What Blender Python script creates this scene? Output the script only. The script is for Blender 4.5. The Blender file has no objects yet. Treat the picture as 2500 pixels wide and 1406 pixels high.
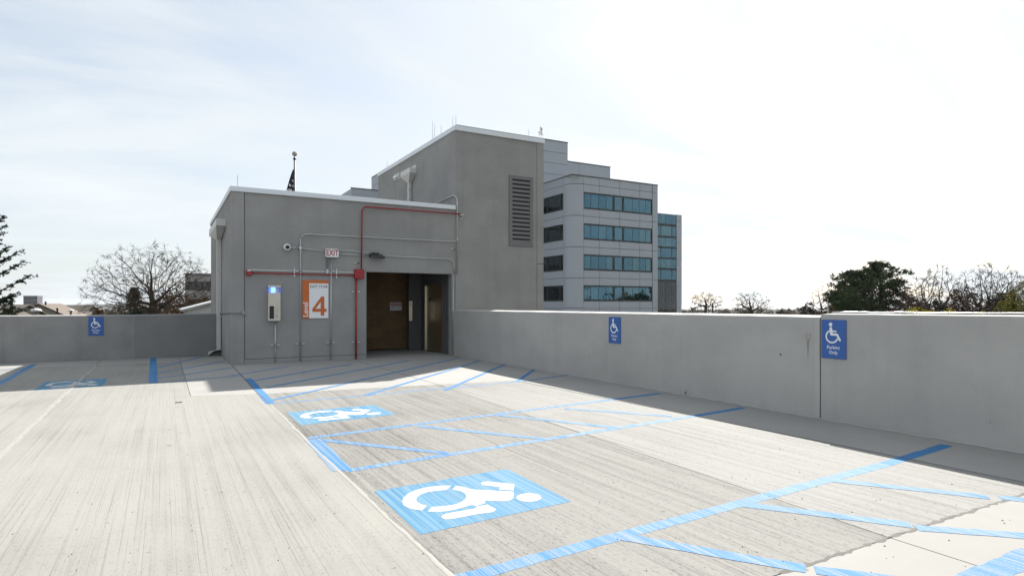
import bpy, bmesh, math, random
from mathutils import Vector, Matrix

S = bpy.context.scene
COL = S.collection
R = math.radians

# ------------------------------------------------------------------ camera
EYE = 1.45                       # camera height above the deck (m)
FPX, CXP, HYP = 1499.0, 1250.0, 745.0   # focal length, centre and horizon in photo pixels (2500 wide)
YAW = R(29.5)
SN, CS = math.sin(YAW), math.cos(YAW)
cam = bpy.data.cameras.new("camera"); camo = bpy.data.objects.new("camera", cam); COL.objects.link(camo)
camo.location = (0, 0, EYE); camo.rotation_euler = (R(90), 0, -YAW)
cam.sensor_width = 36; cam.lens = 36*FPX/2500; cam.shift_y = (HYP-703)/2500
cam.clip_start = .05; cam.clip_end = 30000
S.camera = camo

# ------------------------------------------------------------------ sky, sun, exposure
SUN_AZ = math.atan2(.745, 1.0)          # from +X towards +Y
SUN_EL = math.atan(1/math.hypot(1.0, .745))
SKY_STRENGTH, SUN_STRENGTH, EXPOSURE = .075, 5.0, 1.17
HAZE = .00007
w = bpy.data.worlds.new("World"); S.world = w; w.use_nodes = True
nt = w.node_tree; nt.nodes.clear()
def wn(t, **k):
    n = nt.nodes.new(t)
    for a, b in k.items(): setattr(n, a, b)
    return n
sky = wn('ShaderNodeTexSky', sky_type='NISHITA', sun_disc=False)
sky.sun_elevation = SUN_EL; sky.sun_rotation = math.pi/2 - SUN_AZ
sky.air_density = 1.0; sky.dust_density = 1.6; sky.ozone_density = 1.0; sky.altitude = 20
tc = wn('ShaderNodeTexCoord'); sx = wn('ShaderNodeSeparateXYZ'); nt.links.new(tc.outputs['Generated'], sx.inputs[0])
def wm(op, a, b):
    n = wn('ShaderNodeMath', operation=op)
    for i, v in enumerate((a, b)):
        if isinstance(v, (int, float)): n.inputs[i].default_value = v
        else: nt.links.new(v, n.inputs[i])
    return n.outputs[0]
zz = wm('ADD', wm('MAXIMUM', sx.outputs[2], 0.0), .16)
cx = wn('ShaderNodeCombineXYZ')
nt.links.new(wm('DIVIDE', sx.outputs[0], zz), cx.inputs[0]); nt.links.new(wm('DIVIDE', sx.outputs[1], zz), cx.inputs[1])
mp = wn('ShaderNodeMapping'); nt.links.new(cx.outputs[0], mp.inputs[0])
mp.inputs['Rotation'].default_value = (0, 0, R(25)); mp.inputs['Scale'].default_value = (.55, 1.3, 1)
ns = wn('ShaderNodeTexNoise'); nt.links.new(mp.outputs[0], ns.inputs['Vector'])
ns.inputs['Scale'].default_value = .9; ns.inputs['Detail'].default_value = 7; ns.inputs['Roughness'].default_value = .6; ns.inputs['Distortion'].default_value = .6
rp = wn('ShaderNodeValToRGB'); nt.links.new(ns.outputs['Fac'], rp.inputs[0])
rp.color_ramp.elements[0].position = .38; rp.color_ramp.elements[0].color = (.62, .62, .62, 1)
rp.color_ramp.elements[1].position = .58; rp.color_ramp.elements[1].color = (.98, .98, .98, 1)
bw = wn('ShaderNodeRGBToBW'); nt.links.new(sky.outputs[0], bw.inputs[0])
veil = wn('ShaderNodeCombineColor')
for i, g in enumerate((4.62, 4.98, 5.24)): nt.links.new(wm('MULTIPLY', wm('ADD', wm('MULTIPLY', bw.outputs[0], .036), g), wm('ADD', wm('MULTIPLY', ns.outputs['Fac'], .50), .77)), veil.inputs[i])
mx = wn('ShaderNodeMix', data_type='RGBA'); nt.links.new(rp.outputs[0], mx.inputs['Factor'])
nt.links.new(sky.outputs[0], mx.inputs['A']); nt.links.new(veil.outputs[0], mx.inputs['B'])
bg = wn('ShaderNodeBackground'); bg.inputs[1].default_value = SKY_STRENGTH; nt.links.new(mx.outputs['Result'], bg.inputs[0])
nt.links.new(bg.outputs[0], wn('ShaderNodeOutputWorld').inputs[0])

sl = bpy.data.lights.new("sun", 'SUN'); so = bpy.data.objects.new("sun", sl); COL.objects.link(so)
sl.energy = SUN_STRENGTH; sl.angle = R(.53); sl.color = (1, .96, .90)
sdir = Vector((math.cos(SUN_EL)*math.cos(SUN_AZ), math.cos(SUN_EL)*math.sin(SUN_AZ), math.sin(SUN_EL)))
so.rotation_euler = sdir.to_track_quat('Z', 'Y').to_euler(); so.location = (20, 20, 40)
vs = S.view_settings
vs.view_transform = 'Standard'; vs.look = 'None'; vs.exposure = EXPOSURE; vs.gamma = 1; vs.use_curve_mapping = False
S.cycles.max_bounces = 8; S.cycles.use_denoising = True

# ------------------------------------------------------------------ measuring: photo pixel -> point on a known plane
def pt(d, lat, z): return Vector((d*SN+lat*CS, d*CS-lat*SN, z))
def G(px, py, z=0):
    d = FPX*(EYE-z)/(py-HYP); return pt(d, (px-CXP)/FPX*d, z)
def onY(px, py, Y):
    r = (px-CXP)/FPX; d = Y/(CS-r*SN); return pt(d, r*d, EYE-(py-HYP)/FPX*d)
def onX(px, py, X):
    r = (px-CXP)/FPX; d = X/(SN+r*CS); return pt(d, r*d, EYE-(py-HYP)/FPX*d)
def at(px, py, d): return pt(d, (px-CXP)/FPX*d, EYE-(py-HYP)/FPX*d)

# ------------------------------------------------------------------ materials
class NT:
    def __init__(s, name):
        s.m = bpy.data.materials.new(name); s.m.use_nodes = True; s.t = s.m.node_tree
        s.b = s.t.nodes['Principled BSDF']; s.pos = s.n('ShaderNodeNewGeometry').outputs['Position']
    def n(s, t, **k):
        n = s.t.nodes.new(t)
        for a, b in k.items(): setattr(n, a, b)
        return n
    def link(s, a, b): s.t.links.new(a, b)
    def math(s, op, a, b=0.0, clamp=False):
        n = s.n('ShaderNodeMath', operation=op, use_clamp=clamp)
        for i, v in enumerate((a, b)):
            if isinstance(v, (int, float)): n.inputs[i].default_value = v
            else: s.link(v, n.inputs[i])
        return n.outputs[0]
    def noise(s, vec, detail=4, rough=.6, off=0.0, dist=0.0):
        m = s.n('ShaderNodeMapping'); s.link(s.pos, m.inputs[0]); m.inputs['Scale'].default_value = vec
        m.inputs['Location'].default_value = (off, off*1.7, off*.6)
        n = s.n('ShaderNodeTexNoise'); s.link(m.outputs[0], n.inputs['Vector'])
        n.inputs['Scale'].default_value = 1; n.inputs['Detail'].default_value = detail; n.inputs['Roughness'].default_value = rough
        n.inputs['Distortion'].default_value = dist
        return n.outputs['Fac']
    def step(s, f, a, b):
        m = s.n('ShaderNodeMapRange', interpolation_type='SMOOTHSTEP'); s.link(f, m.inputs['Value'])
        m.inputs['From Min'].default_value = a; m.inputs['From Max'].default_value = b
        return m.outputs[0]
    def mix(s, f, a, b, blend='MIX'):
        n = s.n('ShaderNodeMix', data_type='RGBA', blend_type=blend)
        for v, i in ((f, 'Factor'), (a, 'A'), (b, 'B')):
            if isinstance(v, (int, float)): n.inputs[i].default_value = v
            elif isinstance(v, tuple): n.inputs[i].default_value = (*v, 1)
            else: s.link(v, n.inputs[i])
        return n.outputs['Result']
    def col(s, c):
        if isinstance(c, tuple): s.b.inputs['Base Color'].default_value = (*c, 1)
        else: s.link(c, s.b.inputs['Base Color'])
    def bump(s, f, strength, dist):
        n = s.n('ShaderNodeBump'); s.link(f, n.inputs['Height']); n.inputs['Strength'].default_value = strength; n.inputs['Distance'].default_value = dist
        s.link(n.outputs[0], s.b.inputs['Normal'])
    def set(s, **k):
        for a, v in k.items(): s.b.inputs[a.replace('_', ' ')].default_value = v
        return s

def plain(name, c, rough=.6, metal=0.0, var=.12, scale=5.0, **k):
    m = NT(name); f = m.noise((scale,)*3, 5)
    lo = tuple(x*(1-var) for x in c); hi = tuple(min(1, x*(1+var)) for x in c)
    m.col(m.mix(f, lo, hi)); m.set(Roughness=rough, Metallic=metal, **k); return m.m

def broom(name, base, dark, amt, blotch=.5, fine=(62, .30, 1)):
    m = NT(name)
    f1 = m.step(m.noise(fine, 4, .7), .50, .74)
    f2 = m.step(m.noise((14, .25, 1), 5, .7, 3), .42, .80)
    f3 = m.noise((.55, .35, 1), 5, .6, 7)
    sp = m.step(m.noise((80, 30, 1), 3, .65, 11), .50, .72)
    f = m.math('ADD', m.math('MULTIPLY', f1, .50*amt), m.math('MULTIPLY', f2, .34*amt))
    f = m.math('ADD', f, m.math('MULTIPLY', sp, .34*amt))
    f = m.math('MULTIPLY', f, m.math('ADD', m.math('MULTIPLY', f3, 1.1), .42))
    f = m.math('ADD', f, m.math('MULTIPLY', m.step(f3, .42, .75), .35*blotch), True)
    c = m.mix(f, base, dark)
    pit = m.step(m.noise((24, 24, 1), 1, .4, 17), .755, .80)
    pit2 = m.step(m.noise((9, 9, 1), 1, .4, 23), .79, .815)
    c = m.mix(m.math('MULTIPLY', m.math('MAXIMUM', pit, pit2), .6), c, (.10, .095, .085))
    m.col(c); m.set(Roughness=.85); m.b.inputs['Specular IOR Level'].default_value = .12
    m.bump(m.math('SUBTRACT', 1.0, f1), .3, .004)
    return m.m

def smooth_concrete(name, base, dark, pits=True):
    m = NT(name)
    f = m.noise((.6, .6, .6), 7, .62, 5); g = m.noise((7, 7, 7), 4, .6, 9); h = m.noise((60, 60, 60), 2, .5, 1)
    c = m.mix(m.math('ADD', m.math('MULTIPLY', m.step(f, .3, .72), .6), m.math('MULTIPLY', g, .4)), base, dark)
    c = m.mix(m.math('MULTIPLY', m.step(h, .45, .8), .25), c, dark)
    if pits: c = m.mix(m.math('MULTIPLY', m.step(m.noise((12, 12, 12), 1, .4, 31), .775, .80), .6), c, (.09, .085, .08))
    m.col(c); m.set(Roughness=.75); m.b.inputs['Specular IOR Level'].default_value = .15; m.bump(h, .12, .003)
    return m.m

def wall_concrete(name, base, dark, streak=.35):
    m = NT(name)
    f = m.noise((.7, .7, .9), 7, .6, 2); g = m.noise((5, 5, 6), 5, .6, 8)
    st = m.step(m.noise((3.2, 3.2, .16), 5, .65, 4), .45, .8)
    h = m.noise((55, 55, 55), 3, .6, 1)
    k = m.math('ADD', m.math('MULTIPLY', m.step(f, .34, .66), .62), m.math('MULTIPLY', g, .35))
    k = m.math('ADD', k, m.math('MULTIPLY', st, streak), True)
    c = m.mix(k, base, dark)
    c = m.mix(m.math('MULTIPLY', m.step(h, .5, .75), .22), c, tuple(x*.75 for x in dark))
    c = m.mix(m.math('MULTIPLY', m.step(m.noise((13, 13, 13), 1, .4, 37), .78, .81), .3), c, (.12, .12, .12))
    m.col(c); m.set(Roughness=.9); m.b.inputs['Specular IOR Level'].default_value = .2; m.bump(h, .25, .004)
    return m.m

def road_paint(name, c1, c2, under, wear):
    m = NT(name)
    f1 = m.noise((62, .30, 1), 4, .7); f2 = m.noise((16, .22, 1), 4, .65, 3); f3 = m.noise((2.2, .9, 1), 4, .6, 12)
    sp = m.noise((110, 70, 1), 2, .6, 15)
    c = m.mix(m.step(m.math('ADD', m.math('MULTIPLY', f2, .6), m.math('MULTIPLY', f3, .4)), .38, .62), c1, c2)
    k = m.math('ADD', m.math('MULTIPLY', f1, .6), m.math('ADD', m.math('MULTIPLY', f2, .2), m.math('MULTIPLY', sp, .2)))
    c = m.mix(m.math('MULTIPLY', m.step(k, .45, .58), wear), c, under)
    m.col(c); m.set(Roughness=.75); m.b.inputs['Specular IOR Level'].default_value = .16; m.bump(m.math('SUBTRACT', 1.0, f1), .2, .003)
    return m.m

def foliage(name, c, var=.5, scale=1.2, trans=.25):
    m = NT(name); f = m.noise((scale,)*3, 3); g = m.noise((scale*8,)*3, 2, .5, 4)
    k = m.math('ADD', m.math('MULTIPLY', f, .6), m.math('MULTIPLY', g, .4))
    col = m.mix(m.step(k, .3, .7), tuple(x*(1-var) for x in c), tuple(x*(1+var) for x in c))
    m.col(col); m.set(Roughness=.95); m.b.inputs['Specular IOR Level'].default_value = 0
    return m.m

M = {}
M['broom_light'] = broom('broom_concrete_pale', (.277, .270, .251), (.152, .147, .136), .9, .8)
M['broom_grey'] = broom('broom_concrete_grey', (.236, .231, .217), (.065, .063, .058), 1.55, .75)
M['broom_bright'] = broom('broom_concrete_bright', (.272, .268, .255), (.10, .098, .092), 1.3, .5)
M['slab'] = smooth_concrete('smooth_concrete', (.325, .318, .303), (.265, .26, .248))
M['slab_end'] = smooth_concrete('end_slab_concrete', (.285, .278, .262), (.23, .225, .213))
M['joint'] = plain('joint_dark', (.075, .07, .065), .95)
M['sealant'] = plain('joint_sealant', (.265, .257, .235), .8, var=.14, scale=9)
M['crack'] = plain('crack_fill', (.10, .095, .088), .9, var=.4, scale=14)
M['wall'] = wall_concrete('stucco_grey', (.325, .32, .313), (.248, .246, .243), .32)
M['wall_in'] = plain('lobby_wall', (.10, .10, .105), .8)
M['parapet'] = wall_concrete('parapet_concrete', (.455, .443, .425), (.36, .353, .343), .4)
M['parapet_left'] = wall_concrete('parapet_concrete_dimmed', (.32, .315, .31), (.225, .223, .222), .5)  # dimmer light on the left wall put into a darker base colour
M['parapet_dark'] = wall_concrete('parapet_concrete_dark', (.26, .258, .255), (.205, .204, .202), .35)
M['parapet_edge'] = wall_concrete('parapet_pale', (.47, .46, .445), (.40, .395, .385), .2)
M['stain'] = plain('damp_stain', (.28, .27, .25), .9)
M['patch'] = plain('grout_patch', (.36, .34, .31), .9)
M['coping'] = plain('white_coping_metal', (.68, .72, .76), .42, var=.05)
M['white_metal'] = plain('white_painted_metal', (.56, .56, .55), .45, var=.05)
M['galv'] = plain('galvanized_steel', (.52, .54, .56), .38, .75, var=.15, scale=30)
M['steel'] = plain('brushed_steel', (.55, .53, .48), .32, .9, var=.08, scale=20)
M['steel_gold_reflect'] = plain('satin_steel_gold_reflection', (.66, .56, .38), .3, .95, var=.06, scale=14)  # golden reflection on the steel lift door put into its base colour
M['beige_metal'] = plain('beige_steel', (.55, .52, .45), .38, .55, var=.06, scale=9)
M['red'] = plain('red_paint', (.30, .016, .018), .45, var=.12, scale=12)
M['red_flat'] = plain('red_print', (.32, .02, .025), .6)
M['black'] = plain('black_plastic', (.012, .012, .014), .5)
M['dark'] = plain('dark_void', (.02, .02, .021), .9)
M['white'] = plain('white_plastic', (.74, .75, .76), .45, var=.03)
M['sign_white'] = plain('sign_white', (.76, .77, .79), .5, var=.03)
M['sign_blue'] = plain('sign_blue', (.028, .105, .36), .45, var=.08, scale=3)
M['orange'] = plain('sign_orange', (.52, .125, .022), .5, var=.05)
M['grey_text'] = plain('grey_print', (.15, .15, .155), .6)
M['louver'] = plain('louver_paint', (.15, .15, .16), .55, var=.06)
M['louver_slat'] = plain('louver_slat_paint', (.135, .133, .13), .5, var=.06)
M['plywood'] = None
m = NT('plywood'); f = m.noise((7, 7, 1.3), 6, .7, 3, 2.0); g = m.step(m.noise((2.5, 2.5, 3.5), 6, .7), .35, .65)
m.col(m.mix(m.math('ADD', m.math('MULTIPLY', f, .6), m.math('MULTIPLY', g, .4)), (.23, .14, .058), (.085, .05, .022))); m.set(Roughness=.75); M['plywood'] = m.m
M['paint'] = road_paint('blue_road_paint_worn_sunlit', (.036, .152, .335), (.062, .195, .37), (.25, .262, .262), .80)  # more wear, and sunlight's bleaching put into the colour
M['paint_solid'] = road_paint('blue_road_paint', (.034, .150, .345), (.050, .178, .37), (.15, .22, .34), .22)
M['emblem_blue'] = road_paint('blue_emblem_paint', (.04, .155, .275), (.068, .20, .32), (.19, .262, .31), .72)
M['paint_white'] = road_paint('white_road_paint', (.46, .46, .457), (.42, .417, .413), (.30, .32, .345), .4)
M['facade'] = plain('facade_panel', (.375, .405, .45), .55, var=.07, scale=.5)
M['facade_joint'] = plain('facade_joint', (.09, .095, .10), .9)
M['win_frame'] = plain('window_frame_dark', (.022, .026, .026), .4)
def glass(name, tint, rough=.02):
    m = NT(name); m.col(tint); m.set(Metallic=.92, Roughness=rough)
    m.bump(m.noise((.35, .35, .5), 2), .06, .05); return m.m
M['glass'] = glass('tinted_glass', (.085, .165, .21)); M['glass_b'] = glass('tinted_glass_dark', (.07, .145, .19)); M['glass_c'] = glass('tinted_glass_teal', (.095, .17, .20))
M['glass_side'] = glass('side_glass', (.075, .105, .115))  # same glass as the front, dimmer side reflection put into a darker tint
M['glass_dark'] = glass('dark_glass', (.06, .065, .065))
M['bark'] = foliage('bark', (.040, .033, .027), .3, 3)
M['twig'] = foliage('twigs', (.052, .040, .031), .3, 2)
M['twig_red'] = foliage('reddish_twigs', (.085, .052, .04), .35, 2)
M['pine'] = foliage('pine_needles', (.036, .055, .02), .6, .9)
M['spruce'] = foliage('spruce_needles', (.03, .044, .024), .5, 2)
M['forsythia'] = foliage('yellow_blossom', (.36, .30, .035), .35, 2)
M['yellow_leaf'] = foliage('yellow_green_leaf', (.15, .14, .03), .5, 1.5)
M['brown_leaf'] = foliage('brown_leaf', (.12, .075, .035), .45, 1.5)
M['woods'] = foliage('far_tree_twigs', (.10, .082, .062), .4, .08)
M['grass'] = foliage('terrain_ground', (.085, .078, .05), .4, .02)
M['hill'] = foliage('wooded_hill', (.062, .06, .05), .35, .01)
M['shingle'] = plain('roof_shingle', (.115, .092, .072), .9, var=.25, scale=3)
M['shingle_grey'] = plain('roof_shingle_grey', (.10, .086, .07), .9, var=.25, scale=3)
M['shingle_tan'] = plain('tan_leaf', (.22, .14, .07), .8)
M['siding'] = plain('siding', (.22, .20, .175), .8)
M['pale_siding'] = plain('pale_siding', (.42, .43, .44), .7)
M['far_white'] = plain('white_far_wall', (.72, .72, .72), .7)
M['far_brick'] = plain('far_tower_cladding', (.10, .10, .12), .8, scale=.3, var=.25)
M['far_wall'] = plain('far_office_wall', (.30, .295, .29), .8, scale=.3)
M['navy'] = plain('flag_navy', (.016, .018, .035), .85)
M['lamp_glass'] = plain('clear_glass_bulb', (.62, .62, .58), .15)
m = NT('blue_beacon_light'); m.col((.05, .12, .8)); m.b.inputs['Emission Color'].default_value = (.10, .30, 1, 1); m.b.inputs['Emission Strength'].default_value = 2.2; M['beacon'] = m.m
m = NT('blue_beacon_lens'); m.col((.12, .18, .5)); m.set(Roughness=.15); m.b.inputs['Emission Color'].default_value = (.05, .12, .7, 1); m.b.inputs['Emission Strength'].default_value = .25; M['beacon_lens'] = m.m

# ------------------------------------------------------------------ mesh helpers
class MB:
    def __init__(s): s.v = []; s.f = []
    def add(s, vs, fs):
        o = len(s.v); s.v += [tuple(v) for v in vs]; s.f += [tuple(i+o for i in f) for f in fs]; return s
    def box(s, x0, x1, y0, y1, z0, z1):
        return s.add([(x0,y0,z0),(x1,y0,z0),(x1,y1,z0),(x0,y1,z0),(x0,y0,z1),(x1,y0,z1),(x1,y1,z1),(x0,y1,z1)],
                     [(0,3,2,1),(4,5,6,7),(0,1,5,4),(1,2,6,5),(2,3,7,6),(3,0,4,7)])
    def prism(s, poly, z0, z1):
        n = len(poly)
        return s.add([(p[0],p[1],z0) for p in poly]+[(p[0],p[1],z1) for p in poly],
                     [tuple(range(n))[::-1], tuple(range(n,2*n))]+[(i,(i+1)%n,(i+1)%n+n,i+n) for i in range(n)])
    def hexa(s, lo, hi):      # two quads of matching corners
        return s.add(list(lo)+list(hi), [(0,3,2,1),(4,5,6,7),(0,1,5,4),(1,2,6,5),(2,3,7,6),(3,0,4,7)])
    def tube(s, path, r, n=8, caps=True):
        path = [Vector(p) for p in path]; rs = r if isinstance(r, (list, tuple)) else [r]*len(path)
        rings = []
        for i, p in enumerate(path):
            t = (path[min(i+1, len(path)-1)]-path[max(i-1, 0)]).normalized()
            u = t.cross(Vector((.31,.17,.93)) if abs(t.z) < .9 else Vector((1,.2,.1))).normalized(); w_ = t.cross(u)
            rings.append([p+(u*math.cos(a)+w_*math.sin(a))*rs[i] for a in (2*math.pi*k/n for k in range(n))])
        vs = [v for q in rings for v in q]; fs = []
        for i in range(len(path)-1):
            for k in range(n): fs.append((i*n+k, i*n+(k+1)%n, (i+1)*n+(k+1)%n, (i+1)*n+k))
        if caps: fs += [tuple(range(n))[::-1], tuple(range((len(path)-1)*n, len(path)*n))]
        return s.add(vs, fs)
    def lathe(s, c, prof, n=16, axis='z'):     # prof: (radius, height)
        vs = []; fs = []
        for r, h in prof:
            for k in range(n):
                a = 2*math.pi*k/n; x, y = r*math.cos(a), r*math.sin(a)
                v = (x,y,h) if axis == 'z' else ((x,h,y) if axis == 'y' else (h,x,y))
                vs.append((c[0]+v[0], c[1]+v[1], c[2]+v[2]))
        for i in range(len(prof)-1):
            for k in range(n): fs.append((i*n+k, i*n+(k+1)%n, (i+1)*n+(k+1)%n, (i+1)*n+k))
        fs += [tuple(range(n))[::-1], tuple(range((len(prof)-1)*n, len(prof)*n))]
        return s.add(vs, fs)
    def build(s, name, mat, parent=None, smooth=False, world=True, bevel=0, tri=False, fix=True):
        me = bpy.data.meshes.new(name); vs = s.v
        if parent is not None and world:
            r = parent
            while r.parent: r = r.parent
            inv = r.matrix_basis.inverted(); vs = [inv @ Vector(v) for v in vs]
        me.from_pydata(vs, [], s.f)
        if fix:
            bm = bmesh.new(); bm.from_mesh(me)
            if tri: bmesh.ops.triangulate(bm, faces=[f for f in bm.faces if len(f.verts) > 4])
            bmesh.ops.recalc_face_normals(bm, faces=bm.faces[:]); bm.to_mesh(me); bm.free()
        if smooth:
            for p in me.polygons: p.use_smooth = True
        me.materials.append(M[mat] if isinstance(mat, str) else mat)
        o = bpy.data.objects.new(name, me); COL.objects.link(o)
        if parent is not None: o.parent = parent
        if bevel:
            b = o.modifiers.new('edge', 'BEVEL'); b.width = bevel; b.segments = 2; b.limit_method = 'ANGLE'
        return o

def tag(o, label=None, cat=None, group=None, kind=None):
    if label: o['label'] = label
    if cat: o['category'] = cat
    if group: o['group'] = group
    if kind: o['kind'] = kind
    return o
def thing(name, label, cat, loc=(0,0,0), rotz=0, group=None):
    o = bpy.data.objects.new(name, None); COL.objects.link(o); o.empty_display_size = .1
    o.matrix_basis = Matrix.Translation(Vector(loc)) @ Matrix.Rotation(rotz, 4, 'Z')
    return tag(o, label, cat, group)
def arc_path(pts, r, n=5):                    # polyline with rounded corners
    pts = [Vector(p) for p in pts]; out = [pts[0]]
    for i in range(1, len(pts)-1):
        a, b, c = pts[i-1], pts[i], pts[i+1]
        u = (a-b); v = (c-b); q = min(r, u.length*.49, v.length*.49); p0 = b+u.normalized()*q; p1 = b+v.normalized()*q
        for k in range(n+1):
            t = k/n; out.append(p0.lerp(b, t).lerp(b.lerp(p1, t), t))
    out.append(pts[-1]); return out
def text(mb, body, size, cx_, cz, y, bold=.012, mapf=None, sx_=1.0, lean=0):
    cu = bpy.data.curves.new('lettering', 'FONT'); cu.body = body; cu.size = size; cu.align_x = 'CENTER'; cu.align_y = 'CENTER'; cu.offset = bold*size; cu.resolution_u = 4
    o = bpy.data.objects.new('lettering', cu); COL.objects.link(o)
    dg = bpy.context.evaluated_depsgraph_get(); me = bpy.data.meshes.new_from_object(o.evaluated_get(dg))
    f = mapf or (lambda a, b: (cx_+a*sx_, y, cz+b))
    mb.add([f(v.co.x, v.co.y) for v in me.vertices], [tuple(p.vertices) for p in me.polygons])
    bpy.data.objects.remove(o); bpy.data.curves.remove(cu); bpy.data.meshes.remove(me); return mb

rnd = random.Random(7)
H = EYE
XL, XT, XT2, XP, XJ = .98*H, 5.10*H, 7.20*H, 5.05*H, 5.03*H
YF, YLP = 11.33*H, 13.50*H

# ------------------------------------------------------------------ terrain, hills
def terr_z(d): return -11 - 34*min(1, max(0, (d-500)/6000))
mb = MB(); rings = [0, 60, 150, 300, 500, 900, 1600, 2800, 4500, 7000]; n = 72
for d in rings:
    for k in range(n):
        a = 2*math.pi*k/n; mb.v.append((d*math.cos(a), d*math.sin(a), terr_z(d)+(rnd.uniform(-1.5,1.5) if d > 400 else 0)))
for i in range(len(rings)-1):
    for k in range(n): mb.f.append((i*n+k, i*n+(k+1)%n, (i+1)*n+(k+1)%n, (i+1)*n+k))
tag(mb.build('terrain', 'grass', smooth=True), kind='structure')
mb = MB(); N = 150
for i in range(N+1):
    az = -75+150*i/N                            # degrees right of the viewing direction
    px = CXP+FPX*math.tan(R(az)) if abs(az) < 70 else 0
    top = 6.5 if az < -28 else (6.5-(az+28)*2.6 if az < -14 else -30)
    top = max(top, -27)+2.2*math.sin(az*.9)+1.3*math.sin(az*2.7+1)+rnd.uniform(-.6,.6)
    d = 4300/math.cos(R(az)) if abs(az) < 60 else 8600
    for dd, z in ((-500, -42), (-120, top-3), (0, top), (900, -42)):
        q = pt((d+dd)*math.cos(R(az)), (d+dd)*math.sin(R(az)), z); mb.v.append(tuple(q))
for i in range(N):
    for k in range(3): mb.f.append((i*4+k, i*4+k+1, i*4+k+5, i*4+k+4))
tag(mb.build('hills', 'hill', smooth=True), kind='structure')

# ------------------------------------------------------------------ parking deck
deck = MB().box(-24, XP+.30, -14, YLP+.30, -.55, -.012).build('parking_deck', 'joint')
tag(deck, kind='structure')
def slab(poly, mat, name='deck_panel', gap=.003):
    P = [Vector((x*H, y*H)) for x, y in poly]; n = len(P); out = []
    ar = sum(P[i].x*P[(i+1)%n].y-P[(i+1)%n].x*P[i].y for i in range(n))
    for i in range(n):
        a, b, c = P[i-1], P[i], P[(i+1)%n]
        d1 = (b-a).normalized(); d2 = (c-b).normalized()
        s_ = 1 if ar > 0 else -1
        n1 = Vector((-d1.y, d1.x))*s_; n2 = Vector((-d2.y, d2.x))*s_
        k = (n1+n2); k = k/max(.3, k.dot(n1)); out.append(b+k*gap)
    return MB().prism(out, -.0115, 0).build(name, mat, deck, tri=True, bevel=.004)
yb, ys = 1.50, 12.37
for x0, x1 in ((-2.84,-.96),(-4.72,-2.84),(-6.6,-4.72),(-8.5,-6.6),(-10.4,-8.5),(-12.3,-10.4),(-14.2,-12.3)):
    slab([(x0,yb),(x1,yb),(x1,ys),(x0,ys)], 'broom_light')
slab([(-.96,yb),(.92,yb),(.92,7.42),(.25,7.62),(.24,ys),(-.96,ys)], 'broom_light')
slab([(.92,yb),(2.72,yb),(3.0,7.2),(.92,7.42)], 'broom_grey')
slab([(2.72,yb),(4.24,yb),(4.07,7.1),(3.0,7.2)], 'broom_bright')
slab([(4.24,yb),(5.045,yb),(5.045,7.0),(4.07,7.1)], 'slab', 'pour_strip')
slab([(.25,7.62),(.92,7.42),(.98,11.325),(.975,13.49),(.24,13.49)], 'slab', 'apron_slab')
slab([(.92,7.42),(3.0,7.2),(3.02,11.4),(.985,11.325)], 'slab', 'apron_slab')
slab([(3.0,7.2),(4.07,7.1),(5.045,7.0),(5.045,11.4),(3.02,11.4)], 'slab', 'apron_slab')
slab([(3.02,11.4),(5.025,11.4),(5.025,13.9),(3.02,13.9)], 'slab', 'lobby_floor_slab')
slab([(-1.0,ys),(.24,ys),(.24,13.49),(-1.0,13.49)], 'slab', 'pour_strip')
slab([(-8,ys),(-1.0,ys),(-1.0,13.49),(-8,13.49)], 'slab', 'pour_strip')
slab([(-15,ys),(-8,ys),(-8,13.49),(-15,13.49)], 'slab', 'pour_strip')
for x0, x1 in ((2.72,5.045),(.92,2.72),(-.96,.92),(-2.84,-.96),(-4.72,-2.84),(-6.6,-4.72),(-12,-6.6)):
    slab([(x0,-3),(x1,-3),(x1,yb),(x0,yb)], 'slab_end', 'end_slab')
    slab([(x0,-9),(x1,-9),(x1,-3),(x0,-3)], 'slab_end', 'end_slab')

# uneven sealant beads along the joints
def bead(pts, w0, mat, z, jit=.35, name='sealant_bead', step=.09):
    r_ = random.Random(len(pts)*13+int(pts[0][0]*100)); mb = MB(); P = [Vector((x, y)) for x, y in pts]; L = []
    for a, b in zip(P[:-1], P[1:]):
        k = max(2, int((b-a).length/step)); L += [a.lerp(b, i/k) for i in range(k)]
    L.append(P[-1]); wob = 0
    for i, p in enumerate(L):
        t = (L[min(i+1,len(L)-1)]-L[max(i-1,0)]).normalized(); nn = Vector((-t.y, t.x)); wob = wob*.9+r_.uniform(-.5,.5)*w0*.16
        a = w0*(.5+r_.uniform(-jit,jit)*.5); b = w0*(.5+r_.uniform(-jit,jit)*.5); 
        if r_.random() < .03: a *= 2.0
        for q, zz_ in ((p+nn*(wob+a), z*.3), (p+nn*wob, z), (p+nn*(wob-b), z*.3)): mb.v.append((q.x, q.y, zz_))
    for i in range(len(L)-1):
        for k in range(2): mb.f.append((i*3+k, i*3+k+1, i*3+k+4, i*3+k+3))
    return mb.build(name, mat, deck, smooth=True)
def gxy(px, py): q = G(px, py); return (q.x, q.y)
bead([(.925*H, 1.52*H), (.915*H, 3.0*H), (.915*H, 4.6*H), (.93*H, 6.6*H)], .030, 'sealant', .0035)
bead([(-.965*H, 1.52*H), (-.96*H, 5.2*H), (-.975*H, 8.4*H), (-.99*H, 12.3*H)], .06, 'sealant', .0035, .5)
bead([(.93*H, 6.7*H), (.92*H, 7.5*H), (.95*H, 9.5*H), (.975*H, 11.2*H)], .022, 'crack', .004, .4)
bead([(3.0*H, 7.0*H), (3.01*H, 9*H), (3.02*H, 11.3*H)], .012, 'crack', .004, .3)
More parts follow.
